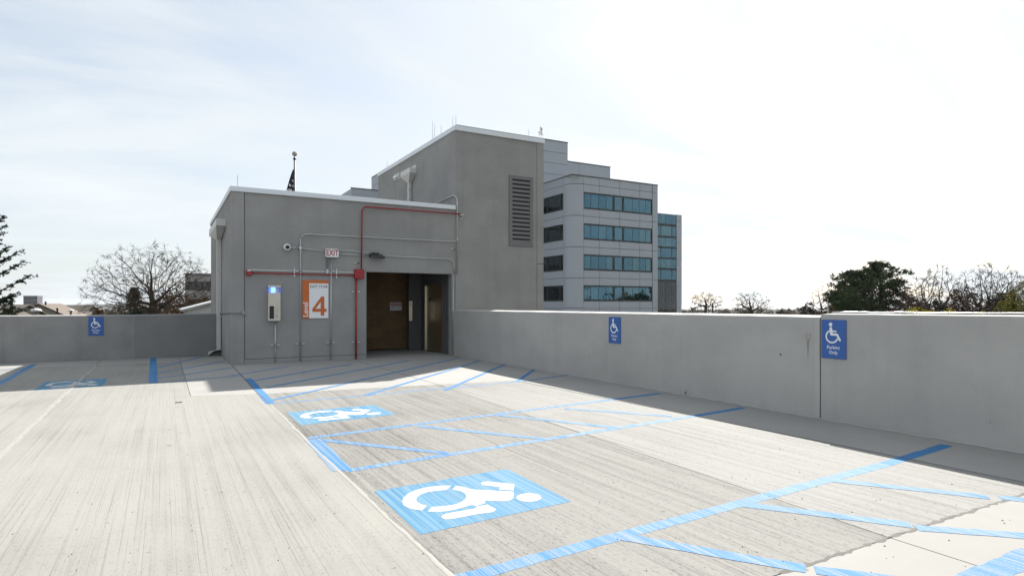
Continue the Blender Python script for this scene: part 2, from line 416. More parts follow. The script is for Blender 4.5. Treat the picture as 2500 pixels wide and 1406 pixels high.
bead([(2.0*H, 1.5*H), (2.75*H, 1.505*H), (3.7*H, 1.50*H), (5.0*H, 1.5*H)], .030, 'crack', .0015, .9, step=.04)
bead([(4.23*H, 1.6*H), (4.17*H, 4*H), (4.08*H, 7.0*H)], .010, 'crack', .004, .5)
bead([(5.035*H, -4*H), (5.035*H, 3*H), (5.035*H, 8*H), (5.035*H, 11.2*H)], .05, 'parapet_edge', .012, .9, 'wall_base_mortar')

# ------------------------------------------------------------------ road markings (parts of the deck)
def stripe(name, p0, p1, width, mat, z):
    a = G(*p0); b = G(*p1); t = (b-a).normalized(); nn = Vector((-t.y, t.x, 0)); L = (b-a).length; k = max(2, int(L/.09)); mb = MB()
    for i in range(k+1):
        c = a.lerp(b, i/k); j0 = width/2*(1+rnd.uniform(-.09,.09)); j1 = width/2*(1+rnd.uniform(-.09,.09))
        mb.v.append((c.x+nn.x*j0, c.y+nn.y*j0, z)); mb.v.append((c.x-nn.x*j1, c.y-nn.y*j1, z))
    for i in range(k): mb.f.append((2*i, 2*i+1, 2*i+3, 2*i+2))
    return mb.build(name, mat, deck)
B, BS = 'paint', 'paint_solid'  # stall lines switch near the shadow edge: paler worn copy in sun, deeper in shade
stripe('stall_line', (752,1069), (1475,977.5), .105, B, .0010); stripe('stall_line', (1475,977.5), (1612,960), .105, BS, .0010)
stripe('stall_line', (842,1149), (1690,1016), .105, B, .0010); stripe('stall_line', (1690,1016), (1815,995), .105, BS, .0010)
stripe('stall_line', (1095,1420), (2160,1133), .115, B, .0010); stripe('stall_line', (2160,1133), (2312,1086), .115, BS, .0010)
stripe('stall_line', (668,985), (1280,930), .085, B, .0010); stripe('stall_line', (1280,930), (1394,914.6), .085, BS, .0010)
stripe('aisle_end_bar', (764,1072), (836,1148), .17, B, .0016)
stripe('aisle_end_bar', (606,924), (660,985), .13, BS, .0016)
stripe('aisle_end_bar', (374,873), (374,935), .15, BS, .0016)
for a, b in (((785,1074),(1090,1106)), ((1020,1040),(1340,1072)), ((1206,1012),(1520,1045))): stripe('hatch_line', a, b, .10, B, .0022)
stripe('hatch_line', (1380,997), (1640,1016), .10, B, .0022)
for a, b in (((1520,1310),(1967,1388)), ((1990,1391),(2260,1425)), ((1815,1231),(2222,1281)), ((2236,1288),(2520,1309)), ((2030,1172),(2412,1213)), ((2440,1214),(2520,1222))):
    stripe('hatch_line', a, b, .115, B, .0022)
stripe('stall_line', (2360,1424), (2530,1348), .16, B, .0010)
for a, b in (((615,930),(860,888)), ((649,946),(999,880)), ((663,977),(1119,874)), ((891,965),(1172,881)), ((1085,953),(1234,889)), ((1262,931),(1306,901))):
    stripe('hatch_line', a, b, .085, BS, .0022)
for a, b in (((383,898),(497,870)), ((385,911),(545,882)), ((383,924),(570,897)), ((562,917),(704,895)), ((384,934),(592,917))):
    stripe('hatch_line', a, b, .075, BS, .0022)
stripe('stall_line', (-30,952), (84,889), .14, B, .0010)
stripe('hatch_line', (-60,912), (62,897), .06, B, .0022)
# chalk layout lines beside the stall lines
for a, b in (((850,1171),(1190,1117)), ((1195,1120),(1480,1066)), ((1550,975),(1590,966)), ((1733,1030),(1812,1013)), ((1300,1022),(1385,1008)), ((2180,1106),(2225,1098))):
    stripe('chalk_line', a, b, .010, 'slab', .0015)

for a, b in (((832,892.5),(852,893.5)), ((732,912.5),(746,911)), ((1020,877.5),(1030,878)), ((560,868),(572,868))):
    p, q = G(*a), G(*b); bead([(p.x,p.y),(q.x,q.y)], .035, 'crack', .003, .9, 'scuff_mark', .05)
def z5(L): return [(900+x/5, 1130+y/5) for x, y in L]
E_RECT = z5([(65,345),(1690,70),(2470,468),(630,872)])
E_PARTS = [z5(q) for q in (
 [(1370,250),(1390,235),(1450,225),(1790,258),(1780,335),(1605,322),(1608,295),(1440,275),(1395,268)],
 [(1010,275),(880,278),(720,295),(580,330),(480,375),(425,425),(410,475),(430,520),(490,550),(570,570),(655,580),(715,522),(650,505),(600,480),(580,450),(590,420),(640,385),(720,355),(830,340),(955,328)],
 [(1025,328),(1070,278),(1160,292),(1240,315),(1300,325),(1600,340),(1780,350),(1780,430),(1745,452),(1680,465),(1600,465),(1420,458),(1440,485),(1320,525),(1280,515),(1235,518),(1150,545),(1060,570),(960,588),(860,595),(725,592),(775,537),(880,530),(990,520),(1080,500),(1150,470),(1190,435),(1200,405),(1180,375),(1140,350),(1080,332)],
 [(890,655),(910,635),(960,615),(1100,592),(1310,555),(1330,530),(1460,507),(1570,565),(1560,580),(1520,600),(1340,622),(1150,660),(1010,685),(940,688),(905,675)],
 [(1972+155*math.cos(2*math.pi*k/20), 420+52*math.sin(2*math.pi*k/20)) for k in range(20)])]
r0, r1, r2, r3 = [G(*p) for p in E_RECT]
eu, ev = (r1-r0), (r3-r0)                       # along the stall, across the stall
det = eu.x*ev.y-eu.y*ev.x
def e_uv(p):
    q = G(*p)-r0; return ((q.x*ev.y-q.y*ev.x)/det, (eu.x*q.y-eu.y*q.x)/det)
E_UV = [[e_uv(p) for p in q] for q in E_PARTS]
def emblem(corners, label):
    c = [G(*p) for p in corners]
    f = lambda u, v: c[0]*(1-u)*(1-v)+c[1]*u*(1-v)+c[2]*u*v+c[3]*(1-u)*v
    mb = MB().add([(p.x, p.y, .0012) for p in c], [(0,1,2,3)])
    o = mb.build('wheelchair_emblem', 'emblem_blue', deck); o['label'] = label
    mb = MB()
    for q in E_UV:
        P = [f(u, v) for u, v in q]; mb.add([(p.x, p.y, .0024) for p in P], [tuple(range(len(P)))])
    s_ = mb.build('emblem_symbol', 'paint_white', o, tri=True, world=False)
emblem(E_RECT, 'large blue wheelchair emblem painted in the nearest stall')
emblem([(700,1007),(912,988),(967,1011),(735,1038)], 'blue wheelchair emblem painted in the stall beyond the hatched aisle')
emblem([(108,932),(263,923.6),(254,942),(82,953)], 'blue wheelchair emblem painted in the shadow by the left wall')

# debris
o = MB()
for k in range(5):
    a = k/4; o.v += [(-.07+.14*a, -.03*math.sin(math.pi*a), .004+.012*math.sin(5*a)), (-.07+.14*a, .03*math.sin(math.pi*a)+.002, .006+.012*math.cos(4*a))]
for k in range(4): o.f.append((2*k, 2*k+1, 2*k+3, 2*k+2))
lf = o.build('dry_leaf', 'shingle_tan', fix=False); lf.location = G(440, 982); lf.rotation_euler = (0, 0, .5)
tag(lf, 'small dry brown leaf lying on the pale sunlit deck', 'leaf')
mb = MB(); pr_ = random.Random(3)
for k in range(170):
    px, py = pr_.uniform(20, 2480), 1000+400*pr_.random()**.8
    q = G(px, py)
    if q.x > XP-.15 or q.y < .5: continue
    r_ = pr_.uniform(.003, .008)
    mb.add([(q.x+r_*math.cos(a)*pr_.uniform(.7,1.3), q.y+r_*math.sin(a)*pr_.uniform(.7,1.3), 0) for a in (0,1.3,2.5,3.8,5)]+[(q.x, q.y, r_)], [(0,1,5),(1,2,5),(2,3,5),(3,4,5),(4,0,5)])
tag(mb.build('grit', 'stain'), 'scattered dark grit and pebbles on the deck', kind='stuff')

# ------------------------------------------------------------------ parapets
pr = thing('parapet_wall', 'long grey concrete parapet wall along the right edge of the deck', 'wall', (XP, 4, 0))
YJ = onX(2003, 800, XP).y                       # joint between the two panels
zl, zr = .910*H, .928*H
def par_panel(x0, x1, y0, y1, z0a, z0b, name='wall_panel', parent=None, axis='y', wash=.0, mat='parapet'):
    mb = MB(); n_ = max(2, int(abs(y1-y0)/.22)); vs = []
    for i in range(n_+1):
        t = i/n_; y = y0+(y1-y0)*t; z = z0a+(z0b-z0a)*t+rnd.uniform(-.0025,.0025)
        a = [(x0,y,-.3),(x0,y,z-wash-.008),(x0+.008,y,z-wash),(x1-.008,y,z),(x1,y,z-.008),(x1,y,-.3)]
        if axis == 'x': a = [(q[1], q[0], q[2]) for q in a]
        vs += a
    fs = []
    for i in range(n_):
        for k in range(6): fs.append((i*6+k, i*6+(k+1)%6, (i+1)*6+(k+1)%6, (i+1)*6+k))
    fs += [tuple(range(6)), tuple(range(n_*6, n_*6+6))]
    return mb.add(vs, fs).build(name, mat, parent)
par_panel(XP, XP+.28, YJ+.008, YF-.004, zl, zl+.002, parent=pr, wash=.024)
par_panel(XP, XP+.28, YJ-.008, -9, zr, zr+.02, parent=pr, wash=.010)
MB().box(XP+.012, XP+.27, YJ-.0075, YJ+.0075, -.2, zl-.02).build('joint_filler', 'crack', pr)
MB().box(XP-.0015, XP+.01, YJ+.016, YJ+.075, 0, zl-.03).build('edge_strip', 'parapet_edge', pr)
q = onX(1972, 820, XP)
MB().lathe((XP-.004, q.y, q.z), [(.048,.006),(.048,.0),(.04,-.002)], 20, 'x').build('grout_patch', 'patch', pr)
mb = MB(); mb.add([(XP-.0012, q.y-.028, q.z-.05),(XP-.0012, q.y+.02, q.z-.05),(XP-.0012, q.y+.006, q.z-.2),(XP-.0012, q.y-.004, q.z-.33),(XP-.0012, q.y-.014, q.z-.2)], [(0,1,2,3,4)])
mb.build('rust_stain', 'stain', pr, tri=True)
q = onX(1906, 865, XP); MB().lathe((XP-.004, q.y, q.z), [(.012,.004),(.011,-.003)], 9, 'x').build('form_tie_hole', 'dark', pr)
q = onX(1674, 958, XP); MB().box(XP-.01, XP+.001, q.y-.018, q.y+.018, q.z-.02, q.z+.03).build('outlet_plate', 'galv', pr)
MB().box(XP-.013, XP-.0105, q.y-.01, q.y+.008, q.z-.02, q.z+.012).build('outlet_slot', 'dark', pr)

pl = thing('parapet_wall', 'lower grey concrete parapet wall behind the left parking bays', 'wall', (-3, YLP, 0))
zL0 = onY(0, 774, YLP).z; zL1 = onY(527, 764.5, YLP).z; xa = onY(0, 774, YLP).x
sl_ = (zL1-zL0)/(XL-xa)
XLJ = onY(330, 800, YLP).x
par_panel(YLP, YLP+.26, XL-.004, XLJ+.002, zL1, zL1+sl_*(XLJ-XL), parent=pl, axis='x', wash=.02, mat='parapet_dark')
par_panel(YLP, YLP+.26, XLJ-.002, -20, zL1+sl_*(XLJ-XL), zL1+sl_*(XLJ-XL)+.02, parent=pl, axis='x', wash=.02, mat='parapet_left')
MB().box(XLJ-.0018, XLJ+.0018, YLP+.012, YLP+.25, -.2, zL0-.05).build('joint_filler', 'crack', pl)

# cable loosely laid on the right wall
mb = MB(); pts = []
for i in range(60):
    y = YJ-.05-i*.16; pts.append((XP+.16+.05*math.sin(i*.37)+.03*math.sin(i*1.1), y, zr+.012+.006*abs(math.sin(i*.9))+.0006*i))
mb.tube(pts, .006, 6)
tag(mb.build('lightning_cable', 'galv', smooth=True), 'thin metal cable lying along the top of the right parapet', 'cable')

# ------------------------------------------------------------------ stair and lift building
st = thing('stair_building', 'grey stucco stair and lift building with white metal copings', 'building', (XL, YF, 0))
YB = onX(515, 546, XL).y                         # back of the low block
YTB = onX(923, 421, XT).y                        # back of the tower
ZLW, ZTW = 3.015*H, 4.62*H                       # coping tops
XO = onY(895, 700, YF).x; ZO = onY(1000, 666, YF).z     # opening
XG = onY(597, 700, YF).x; ZG = onY(700, 873, YF).z
T = .25
mb = MB()
mb.box(XG+.008, XO, YF+.02, YF+T, ZG+.006, ZLW-.10)                 # inset field left of the opening
mb.box(XO, XT-.11, YF+.02, YF+T, ZO, ZLW-.10)                       # lintel
mb.box(XT-.11, XT-.002, YF+.02, YF+T, 0, ZLW-.10)                   # right jamb
mb.box(XL+.002, XL+T, YF+T, YB, -10, ZLW-.10)                       # left side
mb.box(XL+T, XT, YB-T, YB, -10, ZLW-.10)
mb.box(XL+T, XT, YF+T, YB-T, ZLW-.45, ZLW-.20)                      # roof slab
mb.build('wall', 'wall', st)
mb = MB()
mb.box(XL, XG-.006, YF, YF+T-.002, 0, ZLW-.102)
mb.build('corner_pilaster', 'wall', st, bevel=.006)
MB().box(XG-.004, XO, YF+.002, YF+T-.003, 0, ZG-.006).build('base_band', 'wall', st, bevel=.005)
MB().box(XG-.03, XO-.03, YF+.045, YF+T-.01, ZG-.03, ZLW-.14).build('control_joint', 'crack', st)
# sloped ledge between upper and lower pour
a, b = onY(606, 656, YF), onY(868, 668, YF); zc = (a.z+b.z)/2
mb = MB(); mb.add([(a.x,YF+.03,zc+.03),(a.x,YF-.002,zc-.004),(a.x,YF-.002,zc-.02),(a.x,YF+.03,zc-.03),(b.x,YF+.03,zc+.03),(b.x,YF-.002,zc-.004),(b.x,YF-.002,zc-.02),(b.x,YF+.03,zc-.03)],
   [(0,1,2,3),(7,6,5,4),(0,4,5,1),(1,5,6,2),(2,6,7,3),(3,7,4,0)]); mb.build('wall_ledge', 'parapet_edge', st)
# copings
cp = MB()
def cop(x0, x1, y0, y1, z, h=.135, o_=.03): return MB().box(x0-o_, x1+o_, y0-o_, y1+o_, z-h, z)
cl = MB().hexa([(XL-.03,YF-.03,ZLW-.135),(XT-.004,YF-.03,ZLW-.135),(XT-.004,YF+T,ZLW-.135),(XL-.03,YF+T,ZLW-.135)],
               [(XL-.03,YF-.03,ZLW-.012),(XT-.004,YF-.03,ZLW-.012),(XT-.004,YF+T,ZLW),(XL-.03,YF+T,ZLW)]).build('coping', 'coping', st, bevel=.006)
MB().box(XL-.03, XL+T, YF+T+.004, YB+.03, ZLW-.135, ZLW-.003).build('coping', 'coping', st, bevel=.006)
MB().box(XL+T+.004, XT-.004, YB-T, YB+.03, ZLW-.135, ZLW-.003).build('coping', 'coping', st, bevel=.006)
# tower
XGa, XGb = onY(1131, 600, YF).x, onY(1311, 600, YF).x
mb = MB()
mb.box(XGa, XGb, YF+.018, YF+.5, -10, ZTW-.10)
mb.box(XT+.006, XT2, YF+.5, YTB, -10, ZTW-.10)
mb.build('tower_wall', 'wall', st)
MB().box(XT, XGa-.006, YF, YF+.498, 0, ZTW-.102).build('corner_pilaster', 'wall', st, bevel=.006)
zj = onY(1320, 644, YF).z
MB().box(XGb+.006, XT2+.006, YF, YF+.498, zj+.008, ZTW-.102).build('corner_pilaster', 'wall', st, bevel=.006)
MB().box(XGb+.006, XT2+.006, YF, YF+.498, -10, zj-.008).build('corner_pilaster', 'wall', st, bevel=.006)
MB().box(XGa-.03, XGb+.03, YF+.04, YF+.49, -5, ZTW-.12).build('control_joint', 'crack', st)
MB().box(XT-.03, XT2+.035, YF-.03, YF+.3, ZTW-.14, ZTW).build('coping', 'coping', st, bevel=.006)
MB().box(XT-.03, XT+.27, YF+.304, YTB+.03, ZTW-.14, ZTW-.002).build('coping', 'coping', st, bevel=.006)
MB().box(XT2-.27, XT2+.035, YF+.304, YTB+.03, ZTW-.14, ZTW-.002).build('coping', 'coping', st, bevel=.006)
MB().box(XT+.274, XT2-.274, YTB-.27, YTB+.03, ZTW-.14, ZTW-.002).build('coping', 'coping', st, bevel=.006)
MB().box(XT+.28, XT2-.28, YF+.31, YTB-.28, ZTW-.4, ZTW-.25).build('roof', 'wall', st)
for px in (1291,):
    q = onY(px, 335, YF); MB().box(q.x-.004, q.x+.004, YF-.033, YF-.03, ZTW-.138, ZTW-.004).build('coping_seam', 'galv', st)
# louver
la, lb = onY(1243, 427, YF), onY(1301, 600, YF); zt = la.z; zb_ = onY(1243, 600, YF).z
fx = .11
lv = MB()
lv.box(la.x, lb.x, YF-.012, YF+.03, zt-fx, zt).box(la.x, lb.x, YF-.012, YF+.03, zb_, zb_+fx).box(la.x, la.x+fx, YF-.012, YF+.03, zb_+fx, zt-fx).box(lb.x-fx, lb.x, YF-.012, YF+.03, zb_+fx, zt-fx)
lvo = lv.build('louver', 'louver', st, bevel=.004)
MB().box(la.x+fx, lb.x-fx, YF+.012, YF+.017, zb_+fx, zt-fx).build('louver_back', 'dark', lvo, world=True)
ns_ = 15; me_ = None; hh = (zt-zb_-2*fx)/ns_
for i in range(ns_):
    z0 = zb_+fx+hh*i
    sm = MB().hexa([(la.x+fx,YF-.010,z0+hh*.02),(lb.x-fx,YF-.010,z0+hh*.02),(lb.x-fx,YF-.006,z0),(la.x+fx,YF-.006,z0)],
                   [(la.x+fx,YF+.006,z0+hh*.62),(lb.x-fx,YF+.006,z0+hh*.62),(lb.x-fx,YF+.010,z0+hh*.60),(la.x+fx,YF+.010,z0+hh*.60)])
    sm.build('slat', 'louver_slat', lvo)
# scuppers, leader heads, downspouts (tower side and low block side)
def leader(X, px0, px1, ytop, ymid, ybot, pcx, pw, yend, elbow):
    a = onX(px0, ytop, X); b = onX(px1, ytop, X); c = onX((px0+px1)/2, ytop, X)
    zt_ = c.z; zm = onX(pcx, ymid, X).z; zb2 = onX(pcx, ybot, X).z; dp = .24
    yc = onX(pcx, ymid, X).y; yc = min(yc, YLP-.12) if elbow else yc; hw = abs(a.y-b.y)/2*.8; pw2 = .055
    mb = MB()
    mb.hexa([(X-dp,yc-hw,zm),(X-.002,yc-hw,zm),(X-.002,yc+hw,zm),(X-dp,yc+hw,zm)], [(X-dp,yc-hw,zt_),(X-.002,yc-hw,zt_),(X-.002,yc+hw,zt_),(X-dp,yc+hw,zt_)])
    mb.hexa([(X-.13,yc-pw2,zb2),(X-.02,yc-pw2,zb2),(X-.02,yc+pw2,zb2),(X-.13,yc+pw2,zb2)], [(X-dp,yc-hw,zm-.001),(X-.002,yc-hw,zm-.001),(X-.002,yc+hw,zm-.001),(X-dp,yc+hw,zm-.001)])
    ze = onX(pcx, yend, X).z
    d = MB().box(X-.13, X-.02, yc-pw2, yc+pw2, ze, zb2+.01)
    if elbow: d.hexa([(X-.13,yc-pw2,ze),(X-.02,yc-pw2,ze),(X-.02,yc+pw2,ze),(X-.13,yc+pw2,ze)], [(X-.36,yc-pw2,ze-.16),(X-.33,yc-pw2,ze-.06+.02),(X-.33,yc+pw2,ze-.06+.02),(X-.36,yc+pw2,ze-.16)][::1])
    do = d.build('downspout', 'white_metal', st, bevel=.006)
    mb.build('leader_head', 'white_metal', do, bevel=.005)
    for k in (.3, .72):
        z = ze+(zb2-ze)*k; MB().box(X-.138, X-.002, yc-pw2-.012, yc+pw2+.012, z-.02, z+.02).build('strap', 'galv', do)
    return yc
def scupper(X, px, py0, py1, pw):
    a = onX(px-pw, py0, X); b = onX(px+pw, py1, X); y0, y1 = min(a.y, b.y), max(a.y, b.y); z0, z1 = onX(px, py1, X).z, onX(px, py0, X).z
    o = MB().box(X-.012, X-.002, y0, y1, z0, z1).build('scupper', 'white_metal', st)
    ym = (y0+y1)/2; zm = (z0+z1)/2-.01; hh_ = (z1-z0)*.22
    MB().box(X-.09, X-.011, ym-(y1-y0)*.32, ym+(y1-y0)*.32, zm-hh_, zm+hh_).build('overflow_spout', 'white', o, bevel=.012)
scupper(XT+.006, 969, 425, 439, 6.5); scupper(XT+.006, 1008.5, 406, 424, 7.5)
leader(XT+.006, 987, 1016, 419, 429, 447, 1005, 5, 505, False)
scupper(XL+.002, 536, 549, 568, 4); scupper(XL+.002, 526, 557, 567, 3)
leader(XL+.002, 519, 540, 566, 577, 596, 532, 5, 846, True)
# lobby inside the opening
mb = MB()
YBK = 13.95*H
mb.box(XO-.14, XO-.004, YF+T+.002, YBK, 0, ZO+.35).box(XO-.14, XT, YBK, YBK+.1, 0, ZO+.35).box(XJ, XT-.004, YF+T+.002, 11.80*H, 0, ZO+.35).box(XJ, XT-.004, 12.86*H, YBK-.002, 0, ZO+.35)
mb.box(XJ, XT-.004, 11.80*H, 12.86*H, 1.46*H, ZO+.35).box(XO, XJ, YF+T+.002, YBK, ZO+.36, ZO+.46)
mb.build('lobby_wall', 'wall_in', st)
ed = MB().box(XJ+.06, XJ+.07, 11.8*H, 12.86*H, .002, 1.46*H).build('elevator_door', 'dark', st)
ym = 12.33*H
for y0, y1 in ((11.86*H, ym-.004), (ym+.004, 12.80*H)): MB().box(XJ+.03, XJ+.058, y0, y1, .01, 1.42*H).build('door_leaf', 'steel_gold_reflect', ed)
fr = MB(); fr.box(XJ-.008, XJ+.059, 12.80*H, 12.86*H, .002, 1.46*H-.003).box(XJ-.008, XJ+.059, 11.80*H, 11.86*H, .002, 1.46*H-.003).box(XJ-.008, XJ+.059, 11.86*H, 12.80*H, 1.42*H, 1.46*H-.003)
fr.build('door_frame', 'steel', ed)
MB().box(XJ+.024, XJ+.0295, 12.52*H, 12.60*H, 1.10*H, 1.16*H).build('door_marker', 'black', ed)
YPW = 13.38*H; xw = onY(997, 750, YPW).x; zw0 = max(.03, onY(950, 853, YPW).z)
xm = (XO+xw)/2+.1
MB().box(XO-.002, xm-.003, YPW, YPW+.02, zw0, ZO+.34).build('plywood_sheet', 'plywood', st); MB().box(xm+.001, xw, YPW-.003, YPW+.017, zw0, ZO+.34).build('plywood_sheet', 'plywood', st)

# ------------------------------------------------------------------ things on the walls
def wall_frame(px, py, name, label, cat, plane='front', group=None):
    if plane == 'front': q = onY(px, py, YF+.02); return thing(name, label, cat, (q.x, YF+.02, q.z), 0, group)
    if plane == 'right': q = onX(px, py, XP); return thing(name, label, cat, (XP, q.y, q.z), -math.pi/2, group)
    if plane == 'left': q = onY(px, py, YLP); return thing(name, label, cat, (q.x, YLP, q.z), 0, group)
def lb_(mb, name, mat, parent, **k): return mb.build(name, mat, parent, world=False, **k)

def capsule(mb, p0, p1, wd, y, n=8):
    a, b = Vector((p0[0], 0, p0[1])), Vector((p1[0], 0, p1[1])); t = (b-a).normalized(); up = Vector((-t.z, 0, t.x)); P = []
    for k in range(n+1): an = math.pi*k/n; P.append(b+(up*math.cos(an)+t*math.sin(an))*wd/2)
    for k in range(n+1): an = math.pi*k/n; P.append(a+(-up*math.cos(an)-t*math.sin(an))*wd/2)
    mb.add([(p.x, y, p.z) for p in P], [tuple(range(len(P)))])
def parking_sign(px, py, w_, h_, plane, label):
    t = wall_frame(px, py, 'parking_sign', label, 'sign', plane, 'wheelchair parking signs on the walls')
    lb_(MB().box(-w_/2, w_/2, -.014, -.002, -h_/2, h_/2), 'sign_plate', 'sign_blue', t, bevel=.002)
    u = w_/715.0; X = lambda x: (x-532)*u
    v = h_/1110.0; Z = lambda z: (680-z)*v
    mb = MB(); y = -.0150
    mb.add([(X(448)+52*u*math.cos(2*math.pi*k/20), y, Z(258)+52*u*math.sin(2*math.pi*k/20)) for k in range(20)], [tuple(range(20))])
    capsule(mb, (X(455),Z(368)), (X(473),Z(535)), 80*u, y-.0002)
    capsule(mb, (X(472),Z(542)), (X(632),Z(542)), 64*u, y-.0006)
    capsule(mb, (X(638),Z(545)), (X(718),Z(698)), 62*u, y-.0010)
    capsule(mb, (X(480),Z(450)), (X(605),Z(450)), 42*u, y-.0014)
    C_ = (X(490), Z(602)); ro, ri = 190*u, 145*u; P = []
    a0, a1 = 112, 342; N_ = 26
    for k in range(N_+1): an = R(a0+(a1-a0)*k/N_); P.append((C_[0]+ro*math.cos(an), C_[1]+ro*math.sin(an)))
    for k in range(N_, -1, -1): an = R(a0+(a1-a0)*k/N_); P.append((C_[0]+ri*math.cos(an), C_[1]+ri*math.sin(an)))
    n2 = N_+1; o0 = len(mb.v); mb.v += [(p[0], y-.0018, p[1]) for p in P]
    for k in range(N_): mb.f.append((o0+k, o0+k+1, o0+2*n2-2-k, o0+2*n2-1-k))
    lb_(mb, 'wheelchair_symbol', 'sign_white', t, tri=True)
    mb = MB(); text(mb, 'Parking', 132*v, X(527), Z(918), y, .014); text(mb, 'Only', 132*v, X(525), Z(1062), y, .014)
    lb_(mb, 'lettering', 'sign_white', t)
a, b = onX(2006, 780, XP), onX(2066, 780, XP); sgw = abs(a.y-b.y); sgh = onX(2036, 780.5, XP).z-onX(2036, 875, XP).z
parking_sign(2036.5, 828, sgw, sgh, 'right', 'largest blue wheelchair parking sign on the right parapet beside the joint')
parking_sign(1501.5, 806, abs(onX(1487,774,XP).y-onX(1516,774,XP).y), onX(1501,774,XP).z-onX(1501,838,XP).z, 'right', 'blue wheelchair parking sign halfway along the right parapet')
parking_sign(234.5, 796, onY(253,773,YLP).x-onY(216,773,YLP).x, onY(234,773,YLP).z-onY(234,819,YLP).z, 'left', 'blue wheelchair parking sign on the left parapet in shade')

def fw(px, py): q = onY(px, py, YF+.02); return q
# emergency call box
q0 = fw(668, 740); t = wall_frame(668, 740, 'emergency_call_box', 'tall beige steel emergency call box with lit blue lamp', 'call box')
wd = fw(683,740).x-fw(653,740).x; zt = fw(668,697).z-q0.z; zl1 = fw(668,702).z-q0.z; zl2 = fw(668,714.5).z-q0.z; zb3 = fw(668,783).z-q0.z
lb_(MB().box(-wd/2, wd/2, -.13, -.002, zb3, zl2), 'housing', 'beige_metal', t, bevel=.004)
lb_(MB().box(-wd/2-.004, wd/2+.004, -.135, -.002, zl1, zt), 'top_cap', 'beige_metal', t, bevel=.004)
lb_(MB().box(-wd/2+.02, wd/2-.02, -.02, -.003, zl2, zl1), 'lamp_back', 'beige_metal', t)
lb_(MB().lathe((-.02, -.075, 0), [(.048, zl2+.001),(.048, zl1-.001)], 14), 'blue_lamp', 'beacon', t, smooth=False)
for sx_ in (-1, 1): lb_(MB().box(sx_*wd/2-.012*(sx_ > 0), sx_*wd/2+.012*(sx_ < 0), -.12, -.021, zl2+.001, zl1-.001), 'lamp_lens', 'beacon_lens', t)
xs0 = fw(656,760).x-q0.x; xs1 = fw(667,760).x-q0.x
lb_(MB().box(xs0, xs1, -.1335, -.1305, fw(660,778).z-q0.z, fw(660,747).z-q0.z), 'speaker_panel', 'black', t)
bx = fw(673.7,770).x-q0.x; bz = fw(673,770).z-q0.z
lb_(MB().lathe((bx, -.1305, bz), [(.015,0),(.014,-.008)], 12, 'y'), 'call_button', 'dark', t)
mb = MB()
for k, (zz_, ww) in enumerate(((751,.09),(755,.08),(759,.085),(763,.08),(774.5,.09))):
    z = fw(673,zz_).z-q0.z; lb_(MB().box(bx-ww/2, bx+ww/2, -.1312, -.1303, z-.003, z+.003), 'instruction_print', 'grey_text', t)
# level sign
q0 = fw(770, 731); t = wall_frame(770, 731, 'level_sign', 'orange and white EAST STAIR Level 4 sign between two conduits', 'sign')
x0, x1 = fw(738,731).x-q0.x, fw(801.5,731).x-q0.x; z1, z0 = fw(770,684).z-q0.z, fw(770,777).z-q0.z
lb_(MB().box(x0, x1, -.02, -.008, z0, z1), 'sign_plate', 'orange', t, bevel=.002)
xw0 = fw(754.5,731).x-q0.x; zw1 = fw(770,691.8).z-q0.z
lb_(MB().box(xw0, x1-.002, -.0225, -.0202, z0+.003, zw1), 'white_panel', 'sign_white', t)
xc = (xw0+x1)/2
mb = MB(); text(mb, 'EAST STAIR', .105, xc, zw1-.085, -.0232, .02, sx_=(x1-xw0)*.86/.50); lb_(mb, 'lettering', 'grey_text', t)
z4t, z4b = fw(778,724).z-q0.z, fw(778,770.5).z-q0.z; hh = z4t-z4b; xa4, xb4 = fw(762,750).x-q0.x, fw(797,750).x-q0.x; W4 = xb4-xa4
F4 = lambda u, v: (xa4+u*W4, -.0234, z4b+v*hh)
mb = MB(); o4 = [(.58,0),(.84,0),(.84,.20),(1,.20),(1,.37),(.84,.37),(.84,1),(.62,1),(0,.36),(0,.20),(.58,.20)]; i4 = [(.58,.37),(.58,.72),(.24,.37)]
vs = [F4(*p) for p in o4]+[F4(*p) for p in i4]
mb.add(vs, [(0,1,2,10),(3,4,5,2),(2,5,11,10),(5,6,12,11),(6,7,12),(7,8,13,12),(8,9,13),(9,10,11,13)])
lb_(mb, 'numeral', 'orange', t, fix=False)
mb = MB(); xl = (x0+xw0)/2; zl_ = fw(746,755.5).z-q0.z
text(mb, 'Level', .185, 0, 0, 0, .012, mapf=lambda a, b: (xl-b, -.0206, zl_+a)); lb_(mb, 'lettering', 'sign_white', t)
# EXIT sign
q0 = fw(808.5, 618.5); t = wall_frame(808.5, 618.5, 'exit_sign', 'small white EXIT sign with red letters on the conduit', 'exit sign')
x0, x1 = fw(793,618).x-q0.x, fw(824.5,618).x-q0.x; z1, z0 = fw(808,608.5).z-q0.z, fw(808,628.5).z-q0.z; k = .03
lb_(MB().prism([(x0+k,z0),(x1-k,z0),(x1,z0+k),(x1,z1-k),(x1-k,z1),(x0+k,z1),(x0,z1-k),(x0,z0+k)], 0, .1), 'exit_housing', 'white', t)
ho = t.children[0]
for v in ho.data.vertices: x_, y_, z_ = v.co; v.co = (x_, -.01-z_, y_)
mb = MB(); text(mb, 'EXIT', .215, 0.005, (z0+z1)/2, -.1125, .02, sx_=.72); lb_(mb, 'lettering', 'red_flat', t)
# security camera
q0 = fw(700, 604); t = wall_frame(700, 604, 'security_camera', 'round white dome security camera on the stair wall', 'camera')
lb_(MB().lathe((0,0,0), [(.085,-.002),(.088,-.06),(.08,-.10),(.06,-.115)], 20, 'y'), 'camera_housing', 'white', t, smooth=True)
lb_(MB().lathe((0,0,0), [(.052,-.1155),(.045,-.135),(.02,-.148)], 16, 'y'), 'lens_dome', 'black', t, smooth=True)
